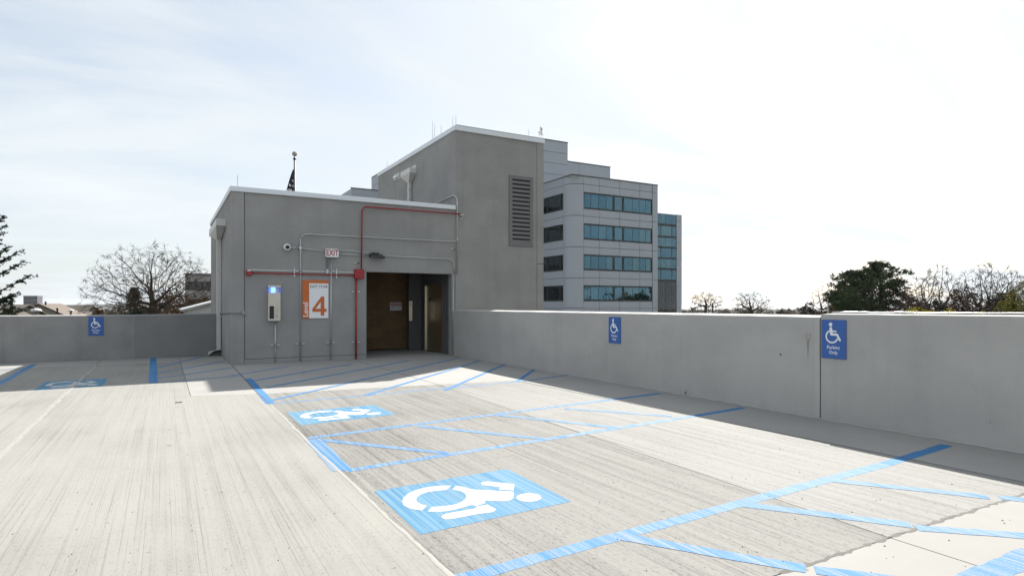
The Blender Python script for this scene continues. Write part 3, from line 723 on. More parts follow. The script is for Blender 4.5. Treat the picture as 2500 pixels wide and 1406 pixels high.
# black flood light
q0 = fw(919, 624.5); t = wall_frame(919, 624.5, 'wall_floodlight', 'black wall floodlight over the stair opening', 'light')
x0, x1 = fw(900,624).x-q0.x, fw(937,624).x-q0.x
lb_(MB().hexa([(x0,-.20,-.06),(x1-.02,-.20,-.06),(x1-.02,-.02,-.05),(x0,-.02,-.05)], [(x0+.02,-.15,.02),(x1-.1,-.15,.02),(x1-.1,-.02,.05),(x0+.02,-.02,.05)]), 'lamp_head', 'black', t, bevel=.008)
lb_(MB().box(x0+.07, x0+.25, -.12, -.002, .03, .075), 'mounting_box', 'black', t, bevel=.006)
lb_(MB().hexa([(x1-.12,-.16,-.06),(x1,-.14,-.065),(x1,-.03,-.065),(x1-.12,-.03,-.06)], [(x1-.12,-.14,.01),(x1-.02,-.12,-.01),(x1-.02,-.03,-.01),(x1-.12,-.03,.01)]), 'lamp_shield', 'black', t, bevel=.004)
# fire alarm horn strobe
q0 = fw(607, 665.5); t = wall_frame(607, 665.5, 'fire_alarm_strobe', 'red fire alarm strobe near the left edge of the wall', 'fire alarm')
lb_(MB().box(-.06,.06,-.09,-.002,-.075,.06), 'alarm_body', 'red', t, bevel=.015); lb_(MB().box(-.045,.045,-.10,-.0905,.03,.055), 'strobe_lens', 'lamp_glass', t)
# red junction box
q0 = fw(875.5, 669); t = wall_frame(875.5, 669, 'fire_junction_box', 'square red fire alarm junction box beside the stair opening', 'junction box')
x0 = fw(864,669).x-q0.x
lb_(MB().box(x0,-x0,-.10,-.002,x0,-x0), 'box_body', 'red', t, bevel=.006); lb_(MB().box(x0+.01,-x0-.01,-.105,-.1005,x0+.01,-x0-.01), 'box_cover', 'red', t, bevel=.003)

OUT = .045
def run(name, pts, r, mat, label, cat='conduit', bend=.12, straps=(), couplings=(), group=None, out=OUT):
    P = []
    for p in pts:
        if len(p) == 2: q = fw(*p); P.append(Vector((q.x, YF+.02-out, q.z)))
        else: P.append(Vector(p))
    t = thing(name, label, cat, tuple(P[0]), 0, group)
    MB().tube(arc_path(P, bend), r, 8).build('pipe', mat, t, smooth=True)
    for px, py in straps:
        q = fw(px, py)
        for s_ in (-1, 1): MB().box(q.x+s_*.075-.035, q.x+s_*.075+.035, YF-.012, YF+.019, q.z-.014, q.z+.014).build('strap', 'galv', t)
        MB().box(q.x-.045, q.x+.045, YF-.004, YF+.018, q.z-.011, q.z+.011).build('strap_back', 'crack', t)
    for px, py in couplings:
        q = fw(px, py); MB().lathe((q.x, YF+.02-out, q.z), [(r*1.45,-.03),(r*1.45,.03)], 8).build('coupling', 'galv', t)
    return t
CG = 'metal conduits on the stair wall'
run('conduit', [(671.5,784),(671.5,888)], .014, 'galv', 'short vertical conduit below the emergency call box', straps=[(671.5,843)], couplings=[(671.5,803),(671.5,857)], group=CG)
run('conduit', [(732.5,887),(733,571),(1108,590.5),(1116.5,585)], .014, 'galv', 'tall conduit bending right above the EXIT sign', bend=.19, straps=[(732.5,839),(733,662)], couplings=[(733,613)], group=CG)
run('conduit', [(806.5,883),(807.5,630)], .014, 'galv', 'vertical conduit dropping below the EXIT sign', straps=[(806.5,836),(807,662)], group=CG)
run('conduit', [(706,604.5),(727,605.5)], .012, 'galv', 'short conduit beside the round security camera', group=CG)
run('conduit', [(737,606.5),(794,613.5)], .013, 'galv', 'level conduit between round box and EXIT sign', group=CG)
run('conduit', [(824,611),(862,613.2),(879,616.5),(906,619)], .012, 'galv', 'upper conduit from the EXIT sign to the floodlight', bend=.05, group=CG)
run('conduit', [(824,620),(902,624.3)], .012, 'galv', 'lower conduit from the EXIT sign to the floodlight', group=CG)
run('conduit', [(934,625),(1095,632.5),(1107,640),(1107.5,668)], .013, 'galv', 'conduit from the floodlight bending down to the opening', bend=.14, group=CG)
run('conduit', [(1105,676),(1104.5,866)], .010, 'galv', 'thin conduit down the right jamb of the opening', group=CG)
zA = onY(1114, 479, YF).z
run('conduit', [(1115,669),(1114.5,486), (XT-.05, YF+.02-OUT, zA+.02), (XT-.05, onX(1062,497,XT-.05).y, onX(1062,497,XT-.05).z)], .017, 'galv', 'tall conduit in the tower corner bending over the low roof', bend=.16, straps=[(1109,609)], couplings=[(1115,583),(1114.8,497)], group=CG)
t = wall_frame(732.5, 605.5, 'conduit_box', 'round grey conduit box next to the security camera', 'junction box')
lb_(MB().lathe((0,0,0), [(.05,-.002),(.05,-.05),(.045,-.055)], 14, 'y'), 'box_body', 'louver_slat', t); lb_(MB().lathe((0,0,0), [(.04,-.0555),(.04,-.058)], 14, 'y'), 'box_cover', 'galv', t)
RG = 'red fire alarm pipes on the stair wall'
run('fire_alarm_pipe', [(614,666.5),(864,672.5)], .017, 'red', 'level red pipe from the strobe to the junction box', 'pipe', group=RG)
run('fire_alarm_pipe', [(880.5,658),(882,505),(1122,523.5)], .020, 'red', 'red pipe rising from the box and bending right', 'pipe', .16, straps=[(874,642)], couplings=[], group=RG, out=.075)
run('fire_alarm_pipe', [(868.5,680),(868,881)], .024, 'red', 'thick red pipe dropping from the box to the deck', 'pipe', straps=[(868,835),(868.3,712)], group=RG)
t = thing('strut_bracket', 'upright slotted strut bracket left of the tall conduit', 'bracket', tuple(fw(718,666)), 0, 'strut brackets across the red pipe'); MB().box(fw(718,666).x-.018, fw(718,666).x+.018, YF-.03, YF+.019, fw(718,676).z, fw(718,655).z).build('strut', 'galv', t)
t = thing('strut_bracket', 'upright slotted strut bracket right of the EXIT sign conduit', 'bracket', tuple(fw(820.5,668)), 0, 'strut brackets across the red pipe'); MB().box(fw(820.5,668).x-.018, fw(820.5,668).x+.018, YF-.03, YF+.019, fw(820,680).z, fw(820,657).z).build('strut', 'galv', t)
t = thing('strut_bracket', 'flat grey strut hanging below the left edge of the EXIT sign', 'bracket', tuple(fw(798,645))); MB().box(fw(798,645).x-.022, fw(798,645).x+.022, YF-.02, YF+.019, fw(798,663).z, fw(798,630).z).build('strut', 'louver_slat', t); MB().box(fw(798,645).x-.024, fw(798,645).x+.024, YF-.03, YF-.021, fw(798,668).z, fw(798,657).z).build('clip', 'galv', t)
q = onY(1126, 528, YF); t = thing('pipe_bracket', 'small angled bracket on the tower holding the red pipe end', 'bracket', tuple(q))
MB().box(q.x-.06, q.x+.05, YF-.06, YF-.002, q.z+.02, q.z+.05).build('bracket_arm', 'galv', t); MB().tube([(q.x-.04,YF-.03,q.z-.13),(q.x+.05,YF-.03,q.z-.02)], .014, 6).build('bracket_brace', 'galv', t)
# pipe and box on the low block's left face
q = onX(545, 765, XL); q2 = fw(594, 763)
t = thing('wall_pipe', 'thin painted pipe running round the building corner to a round box', 'pipe', (XL, q.y, q.z))
MB().tube(arc_path([(XL-.03, q.y+.6, q.z), (XL-.03, YF-.03, q2.z+.01), (q2.x, YF-.03, q2.z)], .08), .02, 8).build('pipe', 'wall', t, smooth=True)
MB().lathe((q2.x, YF, q2.z), [(.05,-.0005),(.05,-.06)], 14, 'y').build('round_box', 'wall', t)

# lobby pieces
q = onX(1002, 759, XJ-.02); t = thing('lift_call_station', 'slim steel lift call panel in the dark lobby', 'call panel', (XJ, 13.05*H, 0))
zc0, zc1 = onY(1002, 783, 13.05*H).z, onY(1002, 735, 13.05*H).z; xq = onY(1002, 759, 13.05*H).x
MB().box(xq-.055, xq+.055, 13.05*H-.03, 13.05*H, zc0, zc1).build('panel', 'steel', t, bevel=.003)
MB().lathe((xq, 13.05*H-.031, zc1-.10), [(.018,0),(.016,-.006)], 10, 'y').build('button', 'black', t)
MB().box(xq-.05, XJ+.0, 13.05*H+.001, 13.05*H+.12, 0, ZO+.34).build('post', 'wall_in', t)
q = onY(966, 747, YPW); t = thing('warning_sign', 'small red and white warning sign fixed to the plywood', 'sign', (q.x, YPW-.003, q.z))
x0 = onY(952,747,YPW).x-q.x; x1 = onY(980,747,YPW).x-q.x; z1 = onY(966,738,YPW).z-q.z; z0 = onY(966,757.5,YPW).z-q.z
lb_(MB().box(x0,x1,-.008,-.002,z0,z1), 'sign_plate', 'sign_white', t)
lb_(MB().box(x0+.015,x1-.015,-.0095,-.0082,0.0,z1-.02), 'red_band', 'red_flat', t)
mb = MB(); text(mb, 'DANGER', .085, (x0+x1)/2, z1*.5-.005, -.0102, .02); lb_(mb, 'lettering', 'sign_white', t)
mb = MB(); text(mb, 'KEEP OUT', .075, (x0+x1)/2, z0*.5, -.0088, .02); lb_(mb, 'lettering', 'black', t)

# roof details
RODS = [(580, 427, 'low', 'thin lightning rod on the low roof beside its left corner'),
 (945, 392, 'ts', 'short lightning rod over the back left corner of the tower'), (1056, 294, 'ts', 'tallest lightning rod on the left edge of the tower roof'),
 (1061, 303, 'ts2', 'lightning rod close behind the tallest rod on the tower'), (1077, 305, 'ts3', 'faint short rod on the middle of the tower left edge'),
 (1105.5, 285, 'ts4', 'left rod of the pair above the tower front corner'), (1113, 283, 'tf', 'right rod of the pair above the tower front corner'),
 (1291, 318, 'tf', 'short lightning rod near the right end of the tower coping')]
for px, py, wh, lab in RODS:
    if wh == 'low': q = onY(px, py, YF+.12); z0 = ZLW-.02
    elif wh == 'tf': q = onY(px, py, YF+.1); z0 = ZTW
    else: q = onX(px, py, XT+.1); z0 = ZTW-.02
    t = thing('lightning_rod', lab, 'lightning rod', (q.x, q.y, z0), 0, 'lightning rods on the roof edges')
    MB().tube([(q.x, q.y, z0-.02), (q.x, q.y, z0+.25), (q.x, q.y, q.z)], [.009,.008,.004], 5).build('rod', 'galv', t); MB().box(q.x-.03, q.x+.03, q.y-.03, q.y+.03, z0-.02, z0+.015).build('base', 'galv', t)
q = onY(1320, 326, YF+.25); t = thing('roof_beacon', 'white round roof lamp with photocell on the tower corner', 'lamp', (q.x, q.y, ZTW-.01))
z = q.z; mb = MB()
for s_ in (-.06, .05): mb.tube([(q.x+s_, q.y, ZTW-.02), (q.x+s_, q.y, z-.04)], .008, 6)
mb.build('leg', 'white_metal', t)
MB().lathe((q.x,q.y,z-.05), [(.03,0),(.065,.02),(.078,.055),(.065,.09),(.03,.11)], 14).build('lamp_head', 'lamp_glass', t, smooth=True)
MB().tube([(q.x-.1,q.y-.03,z+.02),(q.x+.12,q.y-.03,z-.025)], .016, 6).build('guard_ring', 'galv', t)
MB().lathe((q.x+.02,q.y,z+.09), [(.02,-.03),(.022,.0),(.042,.01),(.045,.09),(.025,.125)], 12).build('photocell', 'galv', t, smooth=True)

# ------------------------------------------------------------------ flagpole and flag
DF = 32.0; q = at(719.3, 376, DF); gz = terr_z(30)
t = thing('flagpole', 'tall grey flagpole with a ball top behind the low roof', 'flagpole', (q.x, q.y, gz))
zp = at(719, 389, DF).z
MB().tube([(q.x,q.y,gz),(q.x,q.y,zp-4),(q.x,q.y,zp)], [.09,.055,.047], 12).build('pole', 'louver_slat', t, smooth=True)
MB().lathe((q.x,q.y,q.z), [(.02,-.13),(.09,-.10),(.128,-.04),(.13,.03),(.095,.09),(.03,.128)], 16).build('ball', 'patch', t, smooth=True)
MB().lathe((q.x,q.y,zp), [(.05,-.03),(.09,.0),(.08,.05),(.03,.09),(.02,.14)], 12).build('truck', 'black', t, smooth=True)
zf = at(719, 414, DF).z; nz, nx = 24, 9; mb = MB(); r_ = (CS, -SN)
def flag_p(u, v):
    sp = .04+.34*min(1, v*2.2)**.8; a = -sp*u; fold = .10*math.sin(u*9+v*3)*(.3+v)
    return Vector((q.x+a*r_[0]-.05*r_[0]+fold*SN, q.y+a*r_[1]-.05*r_[1]+fold*CS, zf-2.6*v))
for i in range(nz+1):
    for k in range(nx+1): mb.v.append(tuple(flag_p(k/nx, i/nz)))
for i in range(nz):
    for k in range(nx): mb.f.append((i*(nx+1)+k, i*(nx+1)+k+1, (i+1)*(nx+1)+k+1, (i+1)*(nx+1)+k))
fl = thing('flag', 'limp dark flag with white stars hanging from the flagpole', 'flag', (q.x, q.y, zf))
MB().add(mb.v, mb.f).build('cloth', 'navy', fl, smooth=True)
for u, v in ((.22,.23),(.8,.30),(.30,.42),(.72,.40),(.9,.42),(.5,.33),(.15,.33)):
    c_ = flag_p(u, v)-Vector((SN,CS,0))*.04; sm = MB(); P = []
    for k in range(10):
        rr = .075 if k % 2 == 0 else .03; an = math.pi/2+k*math.pi/5; P.append((c_.x+rr*math.cos(an)*r_[0], c_.y+rr*math.cos(an)*r_[1], c_.z+rr*math.sin(an)))
    P.append(tuple(c_)); sm.add(P, [(k, (k+1) % 10, 10) for k in range(10)]); sm.build('star', 'sign_white', fl)

# ------------------------------------------------------------------ office building
DO = 77.0
c0 = at(1397, 427, DO); XO1, YO1 = c0.x, c0.y; ZR = c0.z
ob = thing('office_building', 'large pale grey office building with dark ribbon windows behind the tower', 'building', (XO1, YO1, -11))
XO2 = onY(1592.5, 500, YO1).x; XO3 = onY(1604.5, 500, YO1).x
def wz(py, px=1426): return onY(px, py, YO1).z
# window rows: top and bottom heights measured at px 1426
ROWS = [(469.0, 509.5), (545.5, 584.5), (621, 659.5), (696.5, 735)]
rows = [(wz(b_), wz(a_)) for a_, b_ in ROWS]
st_h = rows[0][0]-rows[1][0]
low = rows[-1]
for k in range(1, 3): rows.append((low[0]-st_h*k, low[1]-st_h*k))
xw0 = onY(1425, 500, YO1).x; RC = 1.7               # window start, corner radius
YE = YO1+34
mb = MB(); rc = [(XO3, YO1+.22), (XO3, YE), (XO1+.22, YE)]
for k in range(9):
    a = math.pi+math.pi/2*k/8; rc.append((XO1+.22+RC+RC*math.cos(a), YO1+.22+RC+RC*math.sin(a)))
mb.prism(rc, -11, ZR-.15); mb.build('core_wall', 'facade_joint', ob, tri=True)
# curved corner panels, one per storey
seams = [ZR-.0]+[wz(p) for p in (449.5, 526.5, 603, 679, 752)]; seams.append(-11)
for z1, z0 in zip(seams[:-1], seams[1:]):
    mb = MB(); P = []
    for k in range(11):
        a = math.pi+math.pi/2*k/10; P.append((XO1+RC+RC*math.cos(a), YO1+RC+RC*math.sin(a)))
    P = [(XO1, YO1+RC+.02)]+P[1:-1]+[(xw0-.02, YO1)]
    Q = [(x+.15*(1 if i < 6 else .3), y+.15*(.3 if i < 6 else 1)) for i, (x, y) in enumerate(P)]
    mb.prism(P+Q[::-1], z0+.03, z1-.03); mb.build('corner_panel', 'facade', ob, tri=True)
# spandrel panels on the front
bounds = [ZR]+[z for r_2 in rows for z in (r_2[1], r_2[0])]+[-11]
cols = [xw0]+[onY(p, 500, YO1).x for p in (1463, 1513, 1562)]+[XO2]
for i in range(0, len(bounds), 2):
    zt_, zb4 = bounds[i], bounds[i+1]; zm_ = (zt_+zb4)/2
    for za, zb5 in ((zt_, zm_), (zm_, zb4)):
        for xa_, xb_ in zip(cols[:-1], cols[1:]): MB().box(xa_+.025, xb_-.025, YO1, YO1+.21, zb5+.025, za-.025).build('facade_panel', 'facade', ob)
for z1, z0 in zip(seams[:-1], seams[1:]): MB().box(XO2+.04, XO3+.05, YO1-.05, YO1+.5, z0+.025, z1-.025).build('pier_panel', 'facade', ob)
def window(axis, c, u0, u1, z0, z1, splits, heavy, gm='glass', depth=.10):
    B_ = (lambda mb, a, b, d0, d1, za, zb6: mb.box(a, b, c+d0, c+d1, za, zb6)) if axis == 'x' else (lambda mb, a, b, d0, d1, za, zb6: mb.box(c+d0, c+d1, a, b, za, zb6))
    mb = MB(); f = .16
    B_(mb, u0, u1, .03, .2, z1-f, z1); B_(mb, u0, u1, .03, .2, z0, z0+f*1.3); B_(mb, u0, u0+f*.8, .03, .2, z0+f*1.3, z1-f); B_(mb, u1-f*.8, u1, .03, .2, z0+f*1.3, z1-f)
    for h in heavy: B_(mb, h-.14, h+.14, .04, .19, z0+f*1.3, z1-f)
    fr_ = mb.build('window', 'win_frame', ob)
    E_ = sorted([u0+f*.8]+list(splits)+[u1-f*.8])
    for a, b in zip(E_[:-1], E_[1:]):
        g = .03
        B_(m2 := MB(), a+g, b-g, .105+rnd.uniform(0,.006), .13, z0+f*1.3, z1-f); m2.build('pane', gm if gm != 'glass' else rnd.choice(['glass','glass','glass_b','glass_c']), fr_)
    return fr_
PX = lambda p: onY(p, 500, YO1).x
for i, (z0, z1) in enumerate(rows):
    window('x', YO1, xw0, XO2, z0, z1, [PX(p) for p in (1443.5,1462.5,1481,1499,1522.5,1546,1561.5,1577.5)], [PX(1499.5), PX(1522.5)])
# left side face (parallel to the receding direction)
ys0 = YO1+RC+.3
yW = max(onX(1382, 500, XO1).y, ys0)
nb = 5; blen = (YE-yW)/nb
for i in range(0, len(bounds), 2):
    zt_, zb4 = bounds[i], bounds[i+1]; zm_ = (zt_+zb4)/2
    for za, zb5 in ((zt_, zm_), (zm_, zb4)):
        for k in range(nb): MB().box(XO1, XO1+.21, yW+blen*k+.03, yW+blen*(k+1)-.03, zb5+.025, za-.025).build('facade_panel', 'facade', ob)
MB().box(XO1, XO1+.21, YO1+RC+.05, yW-.02, -11, ZR-.05).build('side_pier', 'facade', ob)
for z0, z1 in rows:
    for k in range(nb):
        y0, y1 = yW+blen*k+.02, yW+blen*(k+1)-.02
        window('y', XO1, y0, y1, z0, z1, [y0+(y1-y0)*f for f in (.12,.36,.6,.8)], [y0+(y1-y0)*.12, y0+(y1-y0)*.6], 'glass_side')
MB().box(XO1-.04, XO3+.09, YO1-.09, YO1+.3, ZR+.001, ZR+.12).build('roof_edge', 'louver_slat', ob)
MB().box(XO1-.04, XO1+.3, YO1+.31, YE, ZR+.001, ZR+.12).build('roof_edge', 'louver_slat', ob)
# penthouse steps
YP = YO1+11
def band_block(x0, x1, y0, y1, z0, z1, rowsn, seamx=()):
    MB().box(x0+.101, x1-.101, y0+.101, y1-.02, z0, z1-.1).build('core_wall', 'facade_joint', ob)
    hs = (z1-z0)/rowsn; xs = [x0]+list(seamx)+[x1]
    for k in range(rowsn):
        for a, b in zip(xs[:-1], xs[1:]): MB().box(a+.02*(a != x0), b-.02*(b != x1), y0, y0+.1, z0+hs*k+.025, z0+hs*(k+1)-.025).build('facade_panel', 'facade', ob)
        MB().box(x0, x0+.1, y0+.11, y1, z0+hs*k+.025, z0+hs*(k+1)-.025).build('facade_panel', 'facade', ob)
        MB().box(x1-.1, x1, y0+.11, y1, z0+hs*k+.025, z0+hs*(k+1)-.025).build('facade_panel', 'facade', ob)
    MB().box(x0-.05, x1+.05, y0-.05, y1, z1+.001, z1+.14).build('roof_edge', 'louver_slat', ob)
p1 = onY(1115, 314, YP); p2 = onY(1386, 350, YP); p3 = onY(1490, 408, YP)
zs = onY(1386, 395, YP).z
band_block(p1.x, p2.x, YP, onX(907, 440, p1.x).y, ZR-2.2, p2.z, 6)
band_block(p2.x+.01, p3.x, YP+.02, YP+14, ZR-1, zs, 2, [onY(1413, 400, YP).x])
# far right wing with a curtain wall
YW2 = YO1+26
wa, wb, wc = onY(1600, 522, YW2), onY(1651.5, 524, YW2), onY(1664, 525, YW2)
MB().box(wa.x-1, wc.x-.1, YW2+.15, YW2+14, -11, wc.z-.1).build('core_wall', 'facade_joint', ob)
s2 = [wc.z]+[onY(1658, p, YW2).z for p in (540, 593.5, 646, 699, 752)]+[-11]
for z1, z0 in zip(s2[:-1], s2[1:]): MB().box(wb.x+.05, wc.x, YW2-.05, YW2+14.2, z0+.03, z1-.03).build('pier_panel', 'facade', ob)
bz = [522.5,548,551,577.5,579.5,603.5,605,630,631.5,656,658,684,687,760]
for i in range(0, len(bz), 2):
    zt_, zb4 = onY(1628, bz[i], YW2).z, onY(1628, bz[i+1], YW2).z
    last = i >= len(bz)-2
    spl = [onY(p, 500, YW2).x for p in ((1614,1641) if (i//2) % 2 else (1614,1625,1641))]
    o = MB().box(wa.x, wb.x, YW2+.03, YW2+.14, zb4, zb4+.12).box(wa.x, wb.x, YW2+.03, YW2+.14, zt_-.10, zt_).build('window', 'win_frame', ob)
    E_ = [wa.x]+spl+[wb.x]
    gp = .10 if (i//2) % 2 else .03
    for a, b in zip(E_[:-1], E_[1:]): MB().box(a+gp, b-gp, YW2+.08+rnd.uniform(0,.01), YW2+.12, zb4+.12, zt_-.10).build('pane', 'glass_dark' if last else rnd.choice(['glass_b','glass_c']), o)  # bottom row: dark tree reflection put into the glass colour
# left wing glimpsed over the low roof
w1 = at(858, 460, 87.0)
lx2 = XO1-.1
MB().box(w1.x+.05, lx2, w1.y+.05, w1.y+30, -11, w1.z-.1).build('core_wall', 'facade_joint', ob)
zz1 = w1.z
for k in range(7):
    z1 = zz1-k*st_h; z0 = z1-st_h*.5
    MB().box(w1.x, lx2, w1.y, w1.y+.1, z0+.03, z1-.03).build('facade_panel', 'facade', ob)
    MB().box(w1.x, w1.x+.1, w1.y+.11, w1.y+30, z0+.03, z1-.03).build('facade_panel', 'facade', ob)
    o = MB().box(w1.x+.3, lx2-.1, w1.y+.07, w1.y+.1, z0-st_h*.5+.05, z0-.02).build('window', 'win_frame', ob)
    nP = 6
    for j in range(nP):
        a = w1.x+.5+(lx2-w1.x-.9)*j/nP; MB().box(a, a+(lx2-w1.x-.9)/nP-.08, w1.y+.062, w1.y+.069, z0-st_h*.5+.2, z0-.15).build('pane', 'glass', o)
MB().box(w1.x-.05, lx2, w1.y-.05, w1.y+.3, zz1+.001, zz1+.14).build('roof_edge', 'louver_slat', ob)

# ------------------------------------------------------------------ small far buildings
def gable(name, label, apex, d, half, eave, length, ang, mroof, mwall, gz=-11, chim=None):
    q = at(*apex, d); t = thing(name, label, 'house', (q.x, q.y, gz), ang)
    zr_ = q.z-gz; ze = zr_-eave
    # local: ridge along +y, gable facing -y
    lb_(MB().add([(-half,0,0),(half,0,0),(half,0,ze),(0,0,zr_-.1),(-half,0,ze),(-half,length,0),(half,length,0),(half,length,ze),(0,length,zr_-.1),(-half,length,ze)],
        [(0,1,2,3,4),(5,9,8,7,6),(0,5,6,1),(1,6,7,2),(0,4,9,5)]), 'wall', mwall, t)
    ov = .35; k = eave/half
    for s_ in (-1, 1):
        lb_(MB().hexa([(s_*(half+ov),-ov,ze-ov*k),(0,-ov,zr_),(0,length+ov,zr_),(s_*(half+ov),length+ov,ze-ov*k)], [(s_*(half+ov),-ov,ze-ov*k+.15),(0,-ov,zr_+.15),(0,length+ov,zr_+.15),(s_*(half+ov),length+ov,ze-ov*k+.15)]), 'roof', mroof, t)
    for k2 in range(2): 
        wv = lb_(MB().box(-half*.6+k2*half*.8, -half*.2+k2*half*.8, -.06, -.01, ze-2.2, ze-.8), 'window', 'win_frame', t); lb_(MB().box(-half*.55+k2*half*.8, -half*.25+k2*half*.8, -.08, -.061, ze-2.1, ze-.9), 'pane', 'glass_dark', wv)
    return t
gable('house', 'brown shingled gable house left of the bare tree', (95, 743), 90, 5.5, 3.0, 17, -R(2), 'shingle', 'siding')
gable('house', 'long grey brown roofed house beside the gable house', (224, 747.5), 112, 6, 3.0, 9, R(60.5), 'shingle_grey', 'siding')
gable('house', 'low wide grey brown roof behind the spruce branches', (-60, 746), 84, 8, 3.4, 7.2, -R(119.5), 'shingle_grey', 'siding')
gable('shed', 'pale grey gabled shed roof next to the downspout', (548, 733), 48, 2.6, .74, 9, R(0), 'pale_siding', 'pale_siding')
def vent(px, py, d, s_, lab):
    q = at(px, py, d); t = thing('roof_vent', lab, 'vent', (q.x, q.y, q.z-s_*2))
    MB().lathe((q.x,q.y,q.z), [(s_*.5,-s_*2.5),(s_*.5,-s_*.3)], 12).build('pipe', 'louver', t); MB().lathe((q.x,q.y,q.z), [(s_*1.1,-s_*.35),(s_*1.3,-.05),(s_*.9,s_*.3),(s_*.3,s_*.45)], 14).build('cap', 'far_white', t, smooth=True)
vent(88, 757, 50, .32, 'large white mushroom roof vent above the left parapet'); vent(173, 757.5, 80, .28, 'smaller white roof vent beside the brown gable roof')
for px, y0, y1, d, lab in ((111.5,738,744,92,'short dark chimney pipe on the gable house ridge'), (140,754,766,80,'dark vent pipe standing on the brown roof slope'), (28,728,770,50,'dark flue pipe under the spruce branch')):
    q = at(px, y0, d); q1 = at(px, y1, d); t = thing('flue_pipe', lab, 'flue', (q.x,q.y,q1.z-1)); MB().tube([(q.x,q.y,q1.z-1),(q.x,q.y,q.z)], .1, 8).build('pipe', 'black', t); MB().lathe((q.x,q.y,q.z), [(.13,-.1),(.18,0),(.1,.12)], 8).build('cap', 'black', t)
def tower_block(name, lab, px0, px1, py, d, mat, nwx, nwz, sh, depth=.8, cat='building'):
    a, b = at(px0, py, d), at(px1, py, d); wv = (b-a).length; an = -YAW+R(12)
    t = thing(name, lab, cat, (a.x, a.y, terr_z(d)-2), an); h = a.z-terr_z(d)+2
    lb_(MB().box(0, wv, 0, wv*depth, 0, h), 'wall', mat, t); lb_(MB().box(-.1, wv+.1, -.1, wv*depth+.1, h+.01, h+.4), 'roof', 'louver', t)
    for i in range(nwz):
        z = h-sh*(i+.85)
        if z < 1: break
        o = lb_(MB().box(wv*.04, wv*.96, -.05, -.01, z, z+sh*.5), 'window', 'win_frame', t)
        for k in range(nwx): lb_(MB().box(wv*(.05+.9*k/nwx), wv*(.05+.9*(k+.86)/nwx), -.09, -.051, z+sh*.05, z+sh*.45), 'pane', 'glass_dark', o)
    return t
tower_block('apartment_tower', 'dark square tower block on the far left skyline', 57, 87, 723, 520, 'far_brick', 5, 6, 3.2)
tower_block('office_block', 'grey brown office block half hidden by the bare tree', 452, 540, 672, 125, 'far_wall', 7, 4, 3.6, .6)
tower_block('warehouse', 'small white building far off left of the pines', 1893, 1905, 758, 420, 'far_white', 3, 1, 2.5, .6)
tower_block('warehouse', 'long white building far off right of the second bare tree', 1925, 1942, 760, 400, 'far_white', 4, 1, 2.5, .5)
tower_block('warehouse', 'white building glimpsed behind the left of the two distant bare trees', 1713, 1742, 763, 330, 'far_white', 4, 1, 2.5, .5)
q = at(2021, 739, 62); t = thing('street_lamp', 'thin street lamp with a pale arm before the pines', 'street lamp', (q.x, q.y, -11))
MB().tube([(q.x,q.y,-11),(q.x,q.y,q.z)], .05, 6).build('pole', 'white_metal', t); a = at(2008,760,62); b = at(2021,756,62)
MB().tube([tuple(b),tuple(a)], .07, 6).build('arm', 'far_white', t)
for px, y0, lab in ((1740, 741, 'dark utility pole behind the left distant bare tree'), (1727.5, 748, 'thin pale utility pole in front of the left distant bare tree')):
    q = at(px, y0, 130); t = thing('utility_pole', lab, 'utility pole', (q.x,q.y,terr_z(130))); MB().tube([(q.x,q.y,-11),(q.x,q.y,q.z)], .17 if y0 < 745 else .1, 6).build('pole', 'bark' if y0 < 745 else 'white_metal', t); MB().box(q.x-.9,q.x+.9,q.y-.06,q.y+.06,q.z-.9,q.z-.75).build('crossarm', 'bark', t)

